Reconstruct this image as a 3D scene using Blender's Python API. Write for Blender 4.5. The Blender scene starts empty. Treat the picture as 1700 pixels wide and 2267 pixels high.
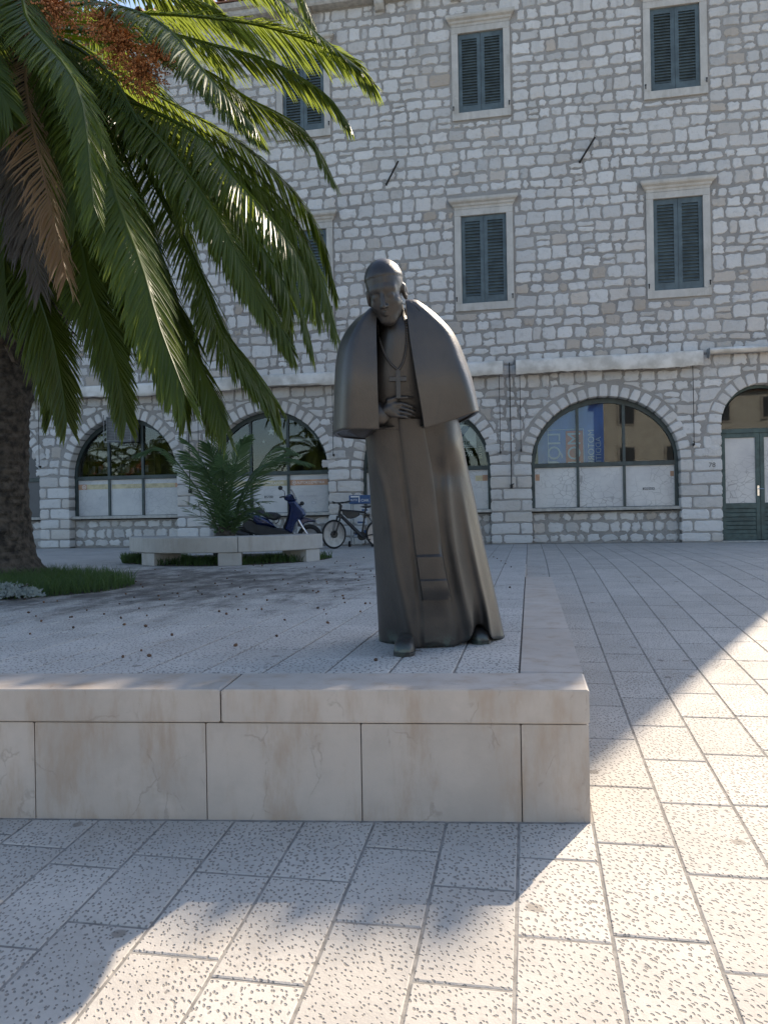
import bpy, bmesh, math, random
import numpy as np
from mathutils import Vector, Matrix
random.seed(7); np.random.seed(7)
SC = bpy.context.scene
COL = SC.collection
PI = math.pi
R = math.radians

# ------------------------------------------------------------------ camera
EYE = 0.784
YAW, ROLL, PIT = R(10.7), R(1.0), R(0.05)
cam = bpy.data.cameras.new('camera'); camo = bpy.data.objects.new('camera', cam); COL.objects.link(camo)
Rt = Vector((math.cos(YAW), math.sin(YAW), 0)); Fw = Vector((-math.sin(YAW)*math.cos(PIT), math.cos(YAW)*math.cos(PIT), math.sin(PIT)))
Up = Rt.cross(Fw)
c_, s_ = math.cos(ROLL), math.sin(ROLL)
Xc = Rt*c_ - Up*s_; Yc = Rt*s_ + Up*c_; Zc = -Fw
camo.matrix_world = Matrix(((Xc.x, Yc.x, Zc.x, 0), (Xc.y, Yc.y, Zc.y, 0), (Xc.z, Yc.z, Zc.z, EYE), (0, 0, 0, 1)))
cam.sensor_fit = 'VERTICAL'; cam.sensor_height = 36; cam.lens = 36*1703/2267
cam.clip_start = 0.05; cam.clip_end = 3000
SC.camera = camo

# ------------------------------------------------------------------ light
SUN = Vector((0.34, 0.69, 0.64)).normalized()
w = bpy.data.worlds.new('World'); SC.world = w; w.use_nodes = True
nt = w.node_tree; nt.nodes.clear()
sky = nt.nodes.new('ShaderNodeTexSky'); sky.sky_type = 'NISHITA'; sky.sun_disc = False
sky.sun_elevation = math.asin(SUN.z); sky.sun_rotation = math.atan2(SUN.x, SUN.y)
sky.air_density = 1.0; sky.dust_density = 1.0; sky.ozone_density = 1.0
bg = nt.nodes.new('ShaderNodeBackground'); bg.inputs[1].default_value = 0.13
wo = nt.nodes.new('ShaderNodeOutputWorld')
nt.links.new(sky.outputs[0], bg.inputs[0]); nt.links.new(bg.outputs[0], wo.inputs[0])
sl = bpy.data.lights.new('sun', 'SUN'); sl.energy = 4.6; sl.angle = R(0.53); sl.color = (1, 0.87, 0.70)
so = bpy.data.objects.new('sun', sl); COL.objects.link(so)
so.rotation_euler = SUN.to_track_quat('Z', 'Y').to_euler(); so.location = (20, 40, 38)
SC.view_settings.view_transform = 'Standard'; SC.view_settings.look = 'None'
SC.view_settings.gamma = 1; SC.view_settings.use_curve_mapping = False
SC.view_settings.exposure = 1.04

# ------------------------------------------------------------------ materials
def nd(nt, t, **kw):
    n = nt.nodes.new(t)
    for k, v in kw.items(): setattr(n, k, v)
    return n
def math_n(nt, op, a, b=None, clamp=False):
    n = nd(nt, 'ShaderNodeMath', operation=op, use_clamp=clamp)
    for i, v in enumerate((a, b)):
        if v is None: continue
        if isinstance(v, (int, float)): n.inputs[i].default_value = v
        else: nt.links.new(v, n.inputs[i])
    return n.outputs[0]
def mixc(nt, f, a, b, blend='MIX'):
    n = nd(nt, 'ShaderNodeMix', data_type='RGBA', blend_type=blend)
    for i, v in ((0, f), (6, a), (7, b)):
        if isinstance(v, (int, float)): n.inputs[i].default_value = v
        elif isinstance(v, tuple): n.inputs[i].default_value = (*v[:3], 1)
        else: nt.links.new(v, n.inputs[i])
    return n.outputs[2]
def ramp(nt, v, a, b, o0=0.0, o1=1.0):
    n = nd(nt, 'ShaderNodeMapRange', interpolation_type='SMOOTHSTEP')
    nt.links.new(v, n.inputs[0])
    for i, x in ((1, a), (2, b), (3, o0), (4, o1)): n.inputs[i].default_value = x
    return n.outputs[0]
def noise(nt, pos, sc, det=4, rough=.55, vec=None):
    n = nd(nt, 'ShaderNodeTexNoise'); n.inputs['Scale'].default_value = sc
    n.inputs['Detail'].default_value = det; n.inputs['Roughness'].default_value = rough
    if pos is not None: nt.links.new(pos, n.inputs['Vector'])
    return n.outputs[0]
def scaled(nt, pos, v):
    n = nd(nt, 'ShaderNodeVectorMath', operation='MULTIPLY'); nt.links.new(pos, n.inputs[0]); n.inputs[1].default_value = v
    return n.outputs[0]
MATS = {}
def base_mat(name):
    m = bpy.data.materials.new(name); m.use_nodes = True
    nt = m.node_tree; p = nt.nodes['Principled BSDF']
    pos = nd(nt, 'ShaderNodeNewGeometry').outputs['Position']
    MATS[name] = m
    return m, nt, p, pos
def tint_of(nt):
    a = nd(nt, 'ShaderNodeAttribute', attribute_name='tint'); return a.outputs['Fac'], a.outputs['Color']
def bump(nt, p, h, st, dist=.01):
    b = nd(nt, 'ShaderNodeBump'); b.inputs['Strength'].default_value = st; b.inputs['Distance'].default_value = dist
    nt.links.new(h, b.inputs['Height']); nt.links.new(b.outputs[0], p.inputs['Normal'])
def simple(name, col, rough=.6, metal=0., var=.15, sc=8, bs=.0, bdist=.005, bsc=60, spec=.5, col2=None, coat=0.):
    m, nt, p, pos = base_mat(name)
    f = noise(nt, pos, sc)
    c2 = col2 or tuple(c*(1-var*1.6) for c in col)
    c1 = tuple(min(1, c*(1+var)) for c in col)
    nt.links.new(mixc(nt, ramp(nt, f, .3, .7), c2, c1), p.inputs['Base Color'])
    p.inputs['Roughness'].default_value = rough; p.inputs['Metallic'].default_value = metal
    p.inputs['Specular IOR Level'].default_value = spec
    p.inputs['Coat Weight'].default_value = coat
    if bs: bump(nt, p, noise(nt, pos, bsc, 5, .6), bs, bdist)
    return m

# limestone of the walls: warm white, some pinkish or tan stones, lichen grey patches
def stone_mat(name, base, tan, bs=.8):
    m, nt, p, pos = base_mat(name)
    tf, tc = tint_of(nt)
    sep = nd(nt, 'ShaderNodeSeparateColor'); nt.links.new(tc, sep.inputs[0])
    c = mixc(nt, sep.outputs[1], base, tan)
    g = noise(nt, pos, 9, 6, .65)
    c = mixc(nt, ramp(nt, g, .52, .72, 0, .45), c, tuple(x*.62 for x in base))
    sz = nd(nt, 'ShaderNodeSeparateXYZ'); nt.links.new(pos, sz.inputs[0])
    drip = math_n(nt, 'MULTIPLY', ramp(nt, noise(nt, scaled(nt, pos, (2.6, 2.6, .22)), 1, 5, .6), .50, .70), ramp(nt, sz.outputs[2], 9.5, 13.2, 0, .65))
    c = mixc(nt, drip, c, (.21, .195, .175))
    c = mixc(nt, ramp(nt, noise(nt, pos, .55, 5, .6), .50, .72, 0, .30), c, (.42, .375, .32))
    n = nd(nt, 'ShaderNodeHueSaturation'); nt.links.new(c, n.inputs['Color']); nt.links.new(math_n(nt, 'ADD', math_n(nt, 'MULTIPLY', sep.outputs[0], .36), .78), n.inputs['Value'])
    nt.links.new(n.outputs[0], p.inputs['Base Color'])
    p.inputs['Roughness'].default_value = .9; p.inputs['Specular IOR Level'].default_value = .25
    h = math_n(nt, 'ADD', noise(nt, pos, 14, 6, .62), math_n(nt, 'MULTIPLY', noise(nt, pos, 70, 3, .7), .35))
    bump(nt, p, h, bs, .03)
    return m
stone_mat('limestone', (.61, .592, .568), (.45, .38, .31))
stone_mat('block_limestone', (.60, .58, .555), (.48, .42, .35), .7)
def mortar_mat():
    m, nt, p, pos = base_mat('mortar')
    a = noise(nt, pos, 1.3, 4); b = noise(nt, pos, 40, 4, .7)
    c = mixc(nt, ramp(nt, a, .3, .7), (.285, .268, .248), (.38, .36, .335))
    c = mixc(nt, ramp(nt, b, .35, .75, 0, .5), c, (.235, .222, .205))
    nt.links.new(c, p.inputs['Base Color']); p.inputs['Roughness'].default_value = .95; p.inputs['Specular IOR Level'].default_value = .2
    bump(nt, p, math_n(nt, 'ADD', b, noise(nt, pos, 9, 4)), .8, .02)
mortar_mat()
# bush hammered paving: pits, dirt
def paving_mat(name, base, pit, dirt=0., sx=53., sy=37.):
    m, nt, p, pos = base_mat(name)
    tf, tc = tint_of(nt)
    wv = nd(nt, 'ShaderNodeTexNoise'); wv.inputs['Scale'].default_value = 18; nt.links.new(pos, wv.inputs['Vector'])
    off = nd(nt, 'ShaderNodeVectorMath', operation='MULTIPLY_ADD'); nt.links.new(wv.outputs['Color'], off.inputs[0]); off.inputs[1].default_value = (.03, .03, 0)
    nt.links.new(pos, off.inputs[2])
    rot = nd(nt, 'ShaderNodeVectorRotate', rotation_type='Z_AXIS'); nt.links.new(off.outputs[0], rot.inputs['Vector']); nt.links.new(math_n(nt, 'MULTIPLY', math_n(nt, 'SUBTRACT', tf, .5), 1.3), rot.inputs['Angle'])
    vs = scaled(nt, rot.outputs[0], (sx, sy, 1.))
    v = nd(nt, 'ShaderNodeTexVoronoi', voronoi_dimensions='2D', feature='F1'); v.inputs['Scale'].default_value = 1; nt.links.new(vs, v.inputs['Vector'])
    vs2 = scaled(nt, off.outputs[0], (sx*.31+.0, sy*1.9, 1.))
    szn = math_n(nt, 'ADD', math_n(nt, 'MULTIPLY', noise(nt, pos, 4, 3), .75), math_n(nt, 'MULTIPLY', tf, .25))
    d = math_n(nt, 'ADD', v.outputs['Distance'], math_n(nt, 'MULTIPLY', math_n(nt, 'SUBTRACT', szn, .5), -.42))
    mask = ramp(nt, d, .15, .30, 1, 0)
    fine = noise(nt, pos, 120, 3, .7)
    big = noise(nt, pos, 2.2, 5, .6)
    mott = noise(nt, pos, 26, 4, .6)
    c = mixc(nt, ramp(nt, big, .3, .7), tuple(x*.90 for x in base), tuple(min(1, x*1.06) for x in base))
    c = mixc(nt, ramp(nt, mott, .46, .72, 0, .30), c, tuple(x*.66 for x in base))
    c = mixc(nt, ramp(nt, noise(nt, pos, 1.9, 7, .68), .58, .74, 0, .5), c, tuple(a*b for a, b in zip(base, (.66, .60, .52))))
    spot = nd(nt, 'ShaderNodeTexVoronoi', voronoi_dimensions='2D', feature='F1'); spot.inputs['Scale'].default_value = 1.9; nt.links.new(off.outputs[0], spot.inputs['Vector'])
    c = mixc(nt, math_n(nt, 'MULTIPLY', ramp(nt, spot.outputs['Distance'], .035, .06, .6, 0), ramp(nt, noise(nt, pos, .9, 2), .5, .56)), c, (.16, .13, .10))
    c = mixc(nt, math_n(nt, 'MULTIPLY', mask, .72), c, pit)
    if dirt:
        sp = nd(nt, 'ShaderNodeVectorMath', operation='SUBTRACT'); nt.links.new(pos, sp.inputs[0]); sp.inputs[1].default_value = (-4.9, 8.4, 0)
        sl_ = nd(nt, 'ShaderNodeVectorMath', operation='LENGTH'); nt.links.new(scaled(nt, sp.outputs[0], (.8, .9, 0)), sl_.inputs[0])
        near = ramp(nt, sl_.outputs['Value'], .8, 5.4, 1, 0)
        st = ramp(nt, math_n(nt, 'ADD', math_n(nt, 'MULTIPLY', near, .34), math_n(nt, 'MULTIPLY', noise(nt, scaled(nt, pos, (1, .55, 1)), 3.0, 8, .74), .95)), .62, .90)
        c = mixc(nt, math_n(nt, 'MULTIPLY', st, dirt), c, (.085, .075, .068))
    n = nd(nt, 'ShaderNodeHueSaturation'); nt.links.new(c, n.inputs['Color']); nt.links.new(math_n(nt, 'ADD', math_n(nt, 'MULTIPLY', tf, .34), .82), n.inputs['Value'])
    nt.links.new(n.outputs[0], p.inputs['Base Color'])
    p.inputs['Roughness'].default_value = .75; p.inputs['Specular IOR Level'].default_value = .3
    h = math_n(nt, 'ADD', math_n(nt, 'MULTIPLY', mask, -1.), math_n(nt, 'ADD', math_n(nt, 'MULTIPLY', fine, .35), math_n(nt, 'MULTIPLY', mott, .35)))
    bump(nt, p, h, .75, .006)
paving_mat('paving_stone', (.53, .485, .43), (.19, .17, .15))
paving_mat('plaza_stone', (.53, .50, .46), (.15, .14, .13), .88, 44., 26.)
simple('paving_joint', (.25, .23, .205), .95, var=.2, sc=20, bs=.5, bsc=80)
# smooth marble-like limestone of the plinth
def marble(name, base, stain, vein=.5):
    m, nt, p, pos = base_mat(name)
    tf, tc = tint_of(nt)
    a = noise(nt, pos, 2.6, 7, .62); b = noise(nt, pos, 7, 6, .6); s = noise(nt, scaled(nt, pos, (6, 6, 1.6)), 1, 6, .65)
    c = mixc(nt, ramp(nt, a, .35, .68), tuple(x*.84 for x in base), base)
    c = mixc(nt, ramp(nt, s, .46, .70, 0, .85), c, stain)
    c = mixc(nt, ramp(nt, noise(nt, pos, 1.3, 8, .7), .52, .70, 0, .6), c, tuple(x*.9 for x in stain))
    c = mixc(nt, ramp(nt, b, .56, .78, 0, .35), c, tuple(min(1, x*1.25) for x in base))
    v = nd(nt, 'ShaderNodeTexVoronoi', feature='DISTANCE_TO_EDGE'); 
    wv = nd(nt, 'ShaderNodeTexNoise'); wv.inputs['Scale'].default_value = 5; wv.inputs['Detail'].default_value = 6; nt.links.new(pos, wv.inputs['Vector'])
    off = nd(nt, 'ShaderNodeVectorMath', operation='MULTIPLY_ADD'); nt.links.new(wv.outputs['Color'], off.inputs[0]); off.inputs[1].default_value = (.5, .5, .5); nt.links.new(scaled(nt, pos, (3.2, 3.2, 1.5)), off.inputs[2])
    nt.links.new(off.outputs[0], v.inputs['Vector']); v.inputs['Scale'].default_value = 1.5
    vm = math_n(nt, 'MULTIPLY', ramp(nt, v.outputs['Distance'], .0, .022, 1, 0), ramp(nt, b, .48, .6, 0, vein))
    c = mixc(nt, vm, c, tuple(x*.42 for x in stain))
    n = nd(nt, 'ShaderNodeHueSaturation'); nt.links.new(c, n.inputs['Color']); nt.links.new(math_n(nt, 'ADD', math_n(nt, 'MULTIPLY', tf, .22), .89), n.inputs['Value'])
    nt.links.new(n.outputs[0], p.inputs['Base Color'])
    p.inputs['Roughness'].default_value = .55; p.inputs['Specular IOR Level'].default_value = .35
    bump(nt, p, math_n(nt, 'ADD', noise(nt, pos, 90, 4, .7), b), .18, .004)
marble('plinth_marble', (.53, .465, .405), (.40, .31, .235), .3)
marble('bench_stone', (.50, .48, .45), (.38, .35, .31), .2)
marble('surround_stone', (.58, .55, .50), (.42, .39, .34), .2)
# bronze
def bronze_mat(name='bronze', rough=(.42, .56), k=1., coat=.2):
    m, nt, p, pos = base_mat(name)
    a = noise(nt, pos, 3.5, 5, .6); b = noise(nt, scaled(nt, pos, (14, 14, 3)), 1, 5, .6)
    c = mixc(nt, ramp(nt, a, .3, .7), (.048*k, .045*k, .043*k), (.074*k, .067*k, .060*k))
    c = mixc(nt, ramp(nt, b, .55, .8, 0, .5), c, (.036, .036, .037))
    sep = nd(nt, 'ShaderNodeSeparateXYZ'); nt.links.new(pos, sep.inputs[0])
    lowm = math_n(nt, 'MULTIPLY', ramp(nt, math_n(nt, 'ADD', sep.outputs[2], math_n(nt, 'MULTIPLY', noise(nt, pos, 18, 5, .7), .22)), .12, .24, .55, 0), ramp(nt, noise(nt, pos, 9, 5, .7), .5, .62))
    c = mixc(nt, lowm, c, (.12, .17, .145))
    nt.links.new(c, p.inputs['Base Color']); p.inputs['Metallic'].default_value = .6
    nt.links.new(ramp(nt, a, .3, .75, *rough), p.inputs['Roughness'])
    p.inputs['Coat Weight'].default_value = coat; p.inputs['Coat Roughness'].default_value = .3
    bump(nt, p, math_n(nt, 'ADD', noise(nt, pos, 75, 5, .7), math_n(nt, 'MULTIPLY', noise(nt, pos, 13, 5, .6), 1.6)), .30, .006)
bronze_mat(); bronze_mat('cape_bronze', (.40, .50), .95, .4)
# plants
def leaf_mat(name, c1, c2, trans=.35, rough=.38):
    m, nt, p, pos = base_mat(name)
    tf, tc = tint_of(nt)
    f = noise(nt, pos, 3, 3)
    c = mixc(nt, math_n(nt, 'ADD', math_n(nt, 'MULTIPLY', f, .5), math_n(nt, 'MULTIPLY', tf, .5)), c1, c2)
    nt.links.new(c, p.inputs['Base Color']); p.inputs['Roughness'].default_value = rough; p.inputs['Specular IOR Level'].default_value = .30
    tr = nd(nt, 'ShaderNodeBsdfTranslucent'); nt.links.new(mixc(nt, .5, c, tuple(min(1, x*3.6) for x in c2)), tr.inputs['Color'])
    mx = nd(nt, 'ShaderNodeMixShader'); mx.inputs[0].default_value = trans
    out = nt.nodes['Material Output']
    nt.links.new(p.outputs[0], mx.inputs[1]); nt.links.new(tr.outputs[0], mx.inputs[2]); nt.links.new(mx.outputs[0], out.inputs['Surface'])
leaf_mat('palm_green', (.036, .066, .010), (.130, .155, .022), .48, .36)
leaf_mat('palm_brown', (.15, .075, .035), (.34, .22, .12), .35, .5)
leaf_mat('palm_grey', (.095, .085, .075), (.16, .14, .12), .2, .6)
leaf_mat('young_palm_green', (.045, .085, .035), (.095, .145, .060), .38)
leaf_mat('grass_green', (.035, .070, .022), (.075, .115, .035), .4, .5)
leaf_mat('silver_leaf', (.17, .21, .19), (.34, .38, .36), .25, .6)
simple('fruit_orange', (.52, .21, .08), .5, var=.35, sc=14)
simple('date_brown', (.12, .06, .03), .5, var=.4, sc=3)
simple('trunk_bark', (.070, .058, .046), .95, var=.45, sc=11, bs=1., bdist=.04, bsc=22)
simple('fibre', (.115, .085, .06), .95, var=.4, sc=9, bs=.6, bsc=60)
simple('rachis', (.10, .13, .055), .5, var=.3, sc=4)
simple('soil', (.055, .045, .036), .98, var=.3, sc=20, bs=1, bdist=.03, bsc=30)
# building fittings
simple('shutter_paint', (.078, .108, .118), .55, var=.16, sc=5, bs=.15, bsc=40)
simple('frame_paint', (.040, .058, .056), .45, var=.2, sc=6, bs=.1)
simple('door_paint', (.052, .088, .082), .5, var=.2, sc=7, bs=.15)
simple('iron', (.035, .032, .03), .6, .5, var=.3, sc=20, bs=.3)
simple('sill_stone', (.43, .41, .37), .8, var=.15, sc=9, bs=.3)
simple('awning_cloth', (.68, .65, .60), .85, var=.08, sc=3, bs=.35, bdist=.01, bsc=9, col2=(.48, .45, .40))
simple('grey_plastic', (.33, .33, .32), .5, var=.1)
simple('ac_grey', (.19, .195, .19), .5, var=.15)
simple('grille_dark', (.09, .09, .088), .6, var=.1)
simple('roof_clay', (.30, .155, .105), .85, var=.3, sc=4, bs=.4, bsc=30)
simple('interior_dark', (.045, .043, .04), .9, var=.2, sc=2)
simple('shelf_wood', (.16, .12, .085), .7, var=.3, sc=5)
simple('goods', (.20, .17, .15), .6, var=.5, sc=9)
simple('grey_panel', (.10, .10, .102), .5, var=.1, sc=2)
simple('banner_blue', (.05, .19, .66), .55, var=.12, sc=2)
simple('banner_red', (.60, .09, .09), .55, var=.08)
simple('banner_text', (.55, .66, .85), .55, var=.05)
simple('print_white', (.72, .72, .70), .5, var=.05)
simple('print_grey', (.10, .10, .105), .5, var=.1)
simple('print_faint', (.40, .40, .42), .5, var=.1)
simple('print_black', (.02, .02, .022), .5, var=.1)
simple('print_yellow', (.52, .45, .28), .6, var=.15, sc=6)
simple('print_orange', (.50, .29, .18), .6, var=.15, sc=6)
simple('sign_blue', (.03, .08, .20), .4, var=.05)
simple('sign_red', (.48, .03, .03), .4, var=.05)
simple('plaster_cream', (.56, .54, .48), .9, var=.08, sc=2, bs=.2)
simple('window_dark', (.05, .055, .065), .2, var=.1)
simple('carved_grey', (.14, .13, .12), .9, var=.1)
def film_mat():
    m, nt, p, pos = base_mat('cracked_film')
    tf, tc = tint_of(nt)
    wv = nd(nt, 'ShaderNodeTexNoise'); wv.inputs['Scale'].default_value = 3; nt.links.new(pos, wv.inputs['Vector'])
    off = nd(nt, 'ShaderNodeVectorMath', operation='MULTIPLY_ADD'); nt.links.new(wv.outputs['Color'], off.inputs[0]); off.inputs[1].default_value = (.9, 0, .9)
    nt.links.new(scaled(nt, pos, (6., .01, 8.)), off.inputs[2])
    v = nd(nt, 'ShaderNodeTexVoronoi', feature='DISTANCE_TO_EDGE'); v.inputs['Scale'].default_value = 1; nt.links.new(off.outputs[0], v.inputs['Vector'])
    line = math_n(nt, 'MULTIPLY', ramp(nt, v.outputs['Distance'], .012, .045, 1, 0), ramp(nt, noise(nt, pos, 1.1, 2), .36, .6, .1, 1))
    c = mixc(nt, ramp(nt, noise(nt, pos, 1.7, 4), .3, .7), (.46, .46, .465), (.58, .575, .56))
    c = mixc(nt, math_n(nt, 'MULTIPLY', line, math_n(nt, 'ADD', tf, .15)), c, (.10, .10, .11))
    nt.links.new(c, p.inputs['Base Color']); p.inputs['Roughness'].default_value = .3
film_mat()
def glass_mat(name, wav=.014, refl=1.0):
    m, nt, p, pos = base_mat(name)
    nt.nodes.remove(p)
    tr = nd(nt, 'ShaderNodeBsdfTransparent'); tr.inputs[0].default_value = (.80, .84, .84, 1)
    gl = nd(nt, 'ShaderNodeBsdfGlossy'); gl.inputs['Roughness'].default_value = .015
    fr = nd(nt, 'ShaderNodeFresnel'); fr.inputs[0].default_value = 1.5
    b = nd(nt, 'ShaderNodeBump'); b.inputs['Strength'].default_value = wav; b.inputs['Distance'].default_value = .02
    h = noise(nt, scaled(nt, pos, (1.1, 1, 5.)), 1.0, 0)
    nt.links.new(h, b.inputs['Height']); nt.links.new(b.outputs[0], gl.inputs['Normal']); 
    f = math_n(nt, 'ADD', math_n(nt, 'MULTIPLY', fr.outputs[0], 1.05*refl), .0, True)
    mx = nd(nt, 'ShaderNodeMixShader'); nt.links.new(f, mx.inputs[0]); nt.links.new(tr.outputs[0], mx.inputs[1]); nt.links.new(gl.outputs[0], mx.inputs[2])
    nt.links.new(mx.outputs[0], nt.nodes['Material Output'].inputs['Surface'])
glass_mat('shop_glass')
# vehicles
simple('scooter_blue', (.006, .016, .07), .25, .0, var=.1, coat=.8)
simple('black_plastic', (.018, .018, .019), .5, var=.2)
simple('rubber', (.016, .016, .016), .8, var=.2)
simple('seat_vinyl', (.022, .022, .023), .45, var=.2, bs=.1)
simple('chrome', (.62, .62, .64), .2, 1., var=.05)
simple('alloy', (.30, .30, .31), .4, .8, var=.1)
simple('bike_black', (.014, .014, .016), .35, .2, var=.1)
simple('clear_screen', (.20, .21, .22), .2, var=.05)
simple('lamp_red', (.30, .015, .012), .25, var=.1)
simple('box_white', (.60, .61, .63), .5, var=.1)

# ------------------------------------------------------------------ mesh helpers
class MB:
    def __init__(s): s.v = []; s.f = []; s.t = []; s.tint = None
    def vert(s, p): s.v.append(tuple(p)); s.t.append(s.tint or (0.5, 0, 0)); return len(s.v)-1
    def verts(s, ps): return [s.vert(p) for p in ps]
    def face(s, ix): s.f.append(tuple(ix))
    def box(s, c, d, rz=0., bev=0., M=None):
        cx, cy, cz = c; hx, hy, hz = d[0]/2, d[1]/2, d[2]/2
        if bev <= 0:
            pts = [(x*hx, y*hy, z*hz) for z in (-1, 1) for y in (-1, 1) for x in (-1, 1)]
            fs = [(0, 2, 3, 1), (4, 5, 7, 6), (0, 1, 5, 4), (2, 6, 7, 3), (0, 4, 6, 2), (1, 3, 7, 5)]
        else:
            bev = min(bev, hx*.9, hy*.9, hz*.9)
            pts = []; fs = []
            def ring(ax, ay, z): return [(-ax, -ay, z), (ax, -ay, z), (ax, ay, z), (-ax, ay, z)]
            rings = [ring(hx-bev, hy-bev, -hz), ring(hx, hy, -hz+bev), ring(hx, hy, hz-bev), ring(hx-bev, hy-bev, hz)]
            for r_ in rings: pts += r_
            for k in range(3):
                for j in range(4):
                    a = k*4+j; b = k*4+(j+1) % 4; fs.append((a, b, b+4, a+4))
            fs += [(3, 2, 1, 0), (12, 13, 14, 15)]
        cc, ss = math.cos(rz), math.sin(rz); o = len(s.v)
        for x, y, z in pts:
            q = Vector((x*cc-y*ss, x*ss+y*cc, z))
            if M is not None: q = M @ q
            s.vert((q.x+cx, q.y+cy, q.z+cz))
        for f in fs: s.face([o+i for i in f])
        return s
    def tube(s, pts, r, n=8, cap=True):
        pts = [Vector(p) for p in pts]; rs = r if isinstance(r, (list, tuple)) else [r]*len(pts)
        prev = None; rings = []; nx = None
        for i, p in enumerate(pts):
            t = (pts[min(i+1, len(pts)-1)]-pts[max(i-1, 0)]).normalized()
            if nx is None:
                nx = t.cross(Vector((0, 0, 1)))
                if nx.length < .1: nx = t.cross(Vector((1, 0, 0)))
            nx = (nx - t*nx.dot(t)).normalized(); ny = t.cross(nx)
            rings.append(s.verts([p+(nx*math.cos(a)+ny*math.sin(a))*rs[i] for a in [2*PI*k/n for k in range(n)]]))
        s.bridge(rings, True, cap); return s
    def bridge(s, rings, closed=True, cap=True):
        for a, b in zip(rings, rings[1:]):
            n = len(a)
            for j in range(n if closed else n-1): s.face((a[j], a[(j+1) % n], b[(j+1) % n], b[j]))
        if cap: s.face(rings[0][::-1]); s.face(rings[-1])
    def loft(s, rings, closed=True, cap=True):
        s.bridge([s.verts(r_) for r_ in rings], closed, cap); return s
    def lathe(s, prof, c=(0, 0, 0), n=16, M=None):
        rings = []
        for r_, z in prof:
            ps = [Vector((r_*math.cos(a), r_*math.sin(a), z)) for a in [2*PI*k/n for k in range(n)]]
            if M is not None: ps = [M @ q for q in ps]
            rings.append(s.verts([(q.x+c[0], q.y+c[1], q.z+c[2]) for q in ps]))
        s.bridge(rings); return s
    def prism_y(s, poly, y0, y1, bev=.02):
        """poly of (x, z) swept along y with softened rims"""
        cx = sum(p[0] for p in poly)/len(poly); cz = sum(p[1] for p in poly)/len(poly)
        n = len(poly)
        def inset(d):
            out = []
            for i in range(n):
                a = Vector((poly[i][0]-poly[i-1][0], poly[i][1]-poly[i-1][1])); b = Vector((poly[(i+1) % n][0]-poly[i][0], poly[(i+1) % n][1]-poly[i][1]))
                if a.length < 1e-6 or b.length < 1e-6: out.append(poly[i]); continue
                a.normalize(); b.normalize(); na = Vector((-a.y, a.x)); nb = Vector((-b.y, b.x)); m_ = na+nb
                if m_.length < .3: m_ = na
                m_.normalize(); sg = 1 if area > 0 else -1
                out.append((poly[i][0]+m_.x*d*sg, poly[i][1]+m_.y*d*sg))
            return out
        area = sum(poly[i-1][0]*poly[i][1]-poly[i][0]*poly[i-1][1] for i in range(n))
        ins = inset(bev)
        seq = [(ins, y0), (poly, y0+bev), (poly, y1-bev), (ins, y1)] if bev > 0 else [(poly, y0), (poly, y1)]
        s.loft([[(x, y, z) for x, z in q] for q, y in seq]); return s
    def ball(s, c, r_, n=10, m_=6):
        rx, ry, rz = r_ if isinstance(r_, (list, tuple)) else (r_,)*3
        rings = [[(c[0]+rx*math.sin(t)*math.cos(a), c[1]+ry*math.sin(t)*math.sin(a), c[2]-rz*math.cos(t)) for a in [2*PI*k/n for k in range(n)]] for t in [PI*(j+.35)/(m_+.7-.35+.35) for j in range(m_+1)]]
        s.loft(rings); return s
    def mesh(s, name, smooth=False, auto=None):
        me = bpy.data.meshes.new(name); me.from_pydata(s.v, [], s.f); me.update()
        bm = bmesh.new(); bm.from_mesh(me); bmesh.ops.recalc_face_normals(bm, faces=bm.faces); bm.to_mesh(me); bm.free()
        a = me.attributes.new('tint', 'FLOAT_COLOR', 'POINT')
        a.data.foreach_set('color', np.array([(t[0], t[1], t[2], 1) for t in s.t], dtype=np.float32).ravel())
        if smooth:
            me.polygons.foreach_set('use_smooth', [True]*len(me.polygons))
            if auto: me.set_sharp_from_angle(angle=R(auto))
        return me
    def build(s, name, mat, parent=None, smooth=False, auto=None, loc=None):
        return obj(name, s.mesh(name, smooth, auto), mat, parent, loc)
def obj(name, me, mat, parent=None, loc=None):
    if mat and not me.materials: me.materials.append(MATS[mat])
    o = bpy.data.objects.new(name, me); COL.objects.link(o)
    if parent is not None: o.parent = parent
    if loc is not None: o.location = loc
    return o
def tag(o, label, cat, group=None):
    o['label'] = label; o['category'] = cat
    if group: o['group'] = group
    return o
def thing(name, label, cat, loc=(0, 0, 0), rz=0., group=None):
    o = bpy.data.objects.new(name, None); COL.objects.link(o); o.location = loc; o.rotation_euler = (0, 0, rz); o.empty_display_size = .2
    return tag(o, label, cat, group)
def structure(o): o['kind'] = 'structure'; return o
def stuff(o): o['kind'] = 'stuff'; return o
def text_mesh(txt, size, depth=.0, align='LEFT', shear=0., squash=1.):
    cu = bpy.data.curves.new('text', 'FONT'); cu.body = txt; cu.size = size; cu.extrude = depth; cu.align_x = align; cu.shear = shear; cu.resolution_u = 3
    o = bpy.data.objects.new('text', cu); COL.objects.link(o)
    dg = bpy.context.evaluated_depsgraph_get(); dg.update()
    me = bpy.data.meshes.new_from_object(o.evaluated_get(dg)); bpy.data.objects.remove(o); bpy.data.curves.remove(cu)
    return me
def place_text(name, txt, size, origin, ex, ey, mat, parent, align='LEFT', shear=0., off=None):
    """flat lettering: ex, ey are the world directions of the letters' x and y"""
    me = text_mesh(txt, size, .0008, align, shear)
    ex, ey = Vector(ex), Vector(ey); ez = ex.cross(ey)
    M = Matrix(((ex.x, ey.x, ez.x, origin[0]), (ex.y, ey.y, ez.y, origin[1]), (ex.z, ey.z, ez.z, origin[2]), (0, 0, 0, 1)))
    me.transform(M)
    return obj(name, me, mat, parent)
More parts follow.
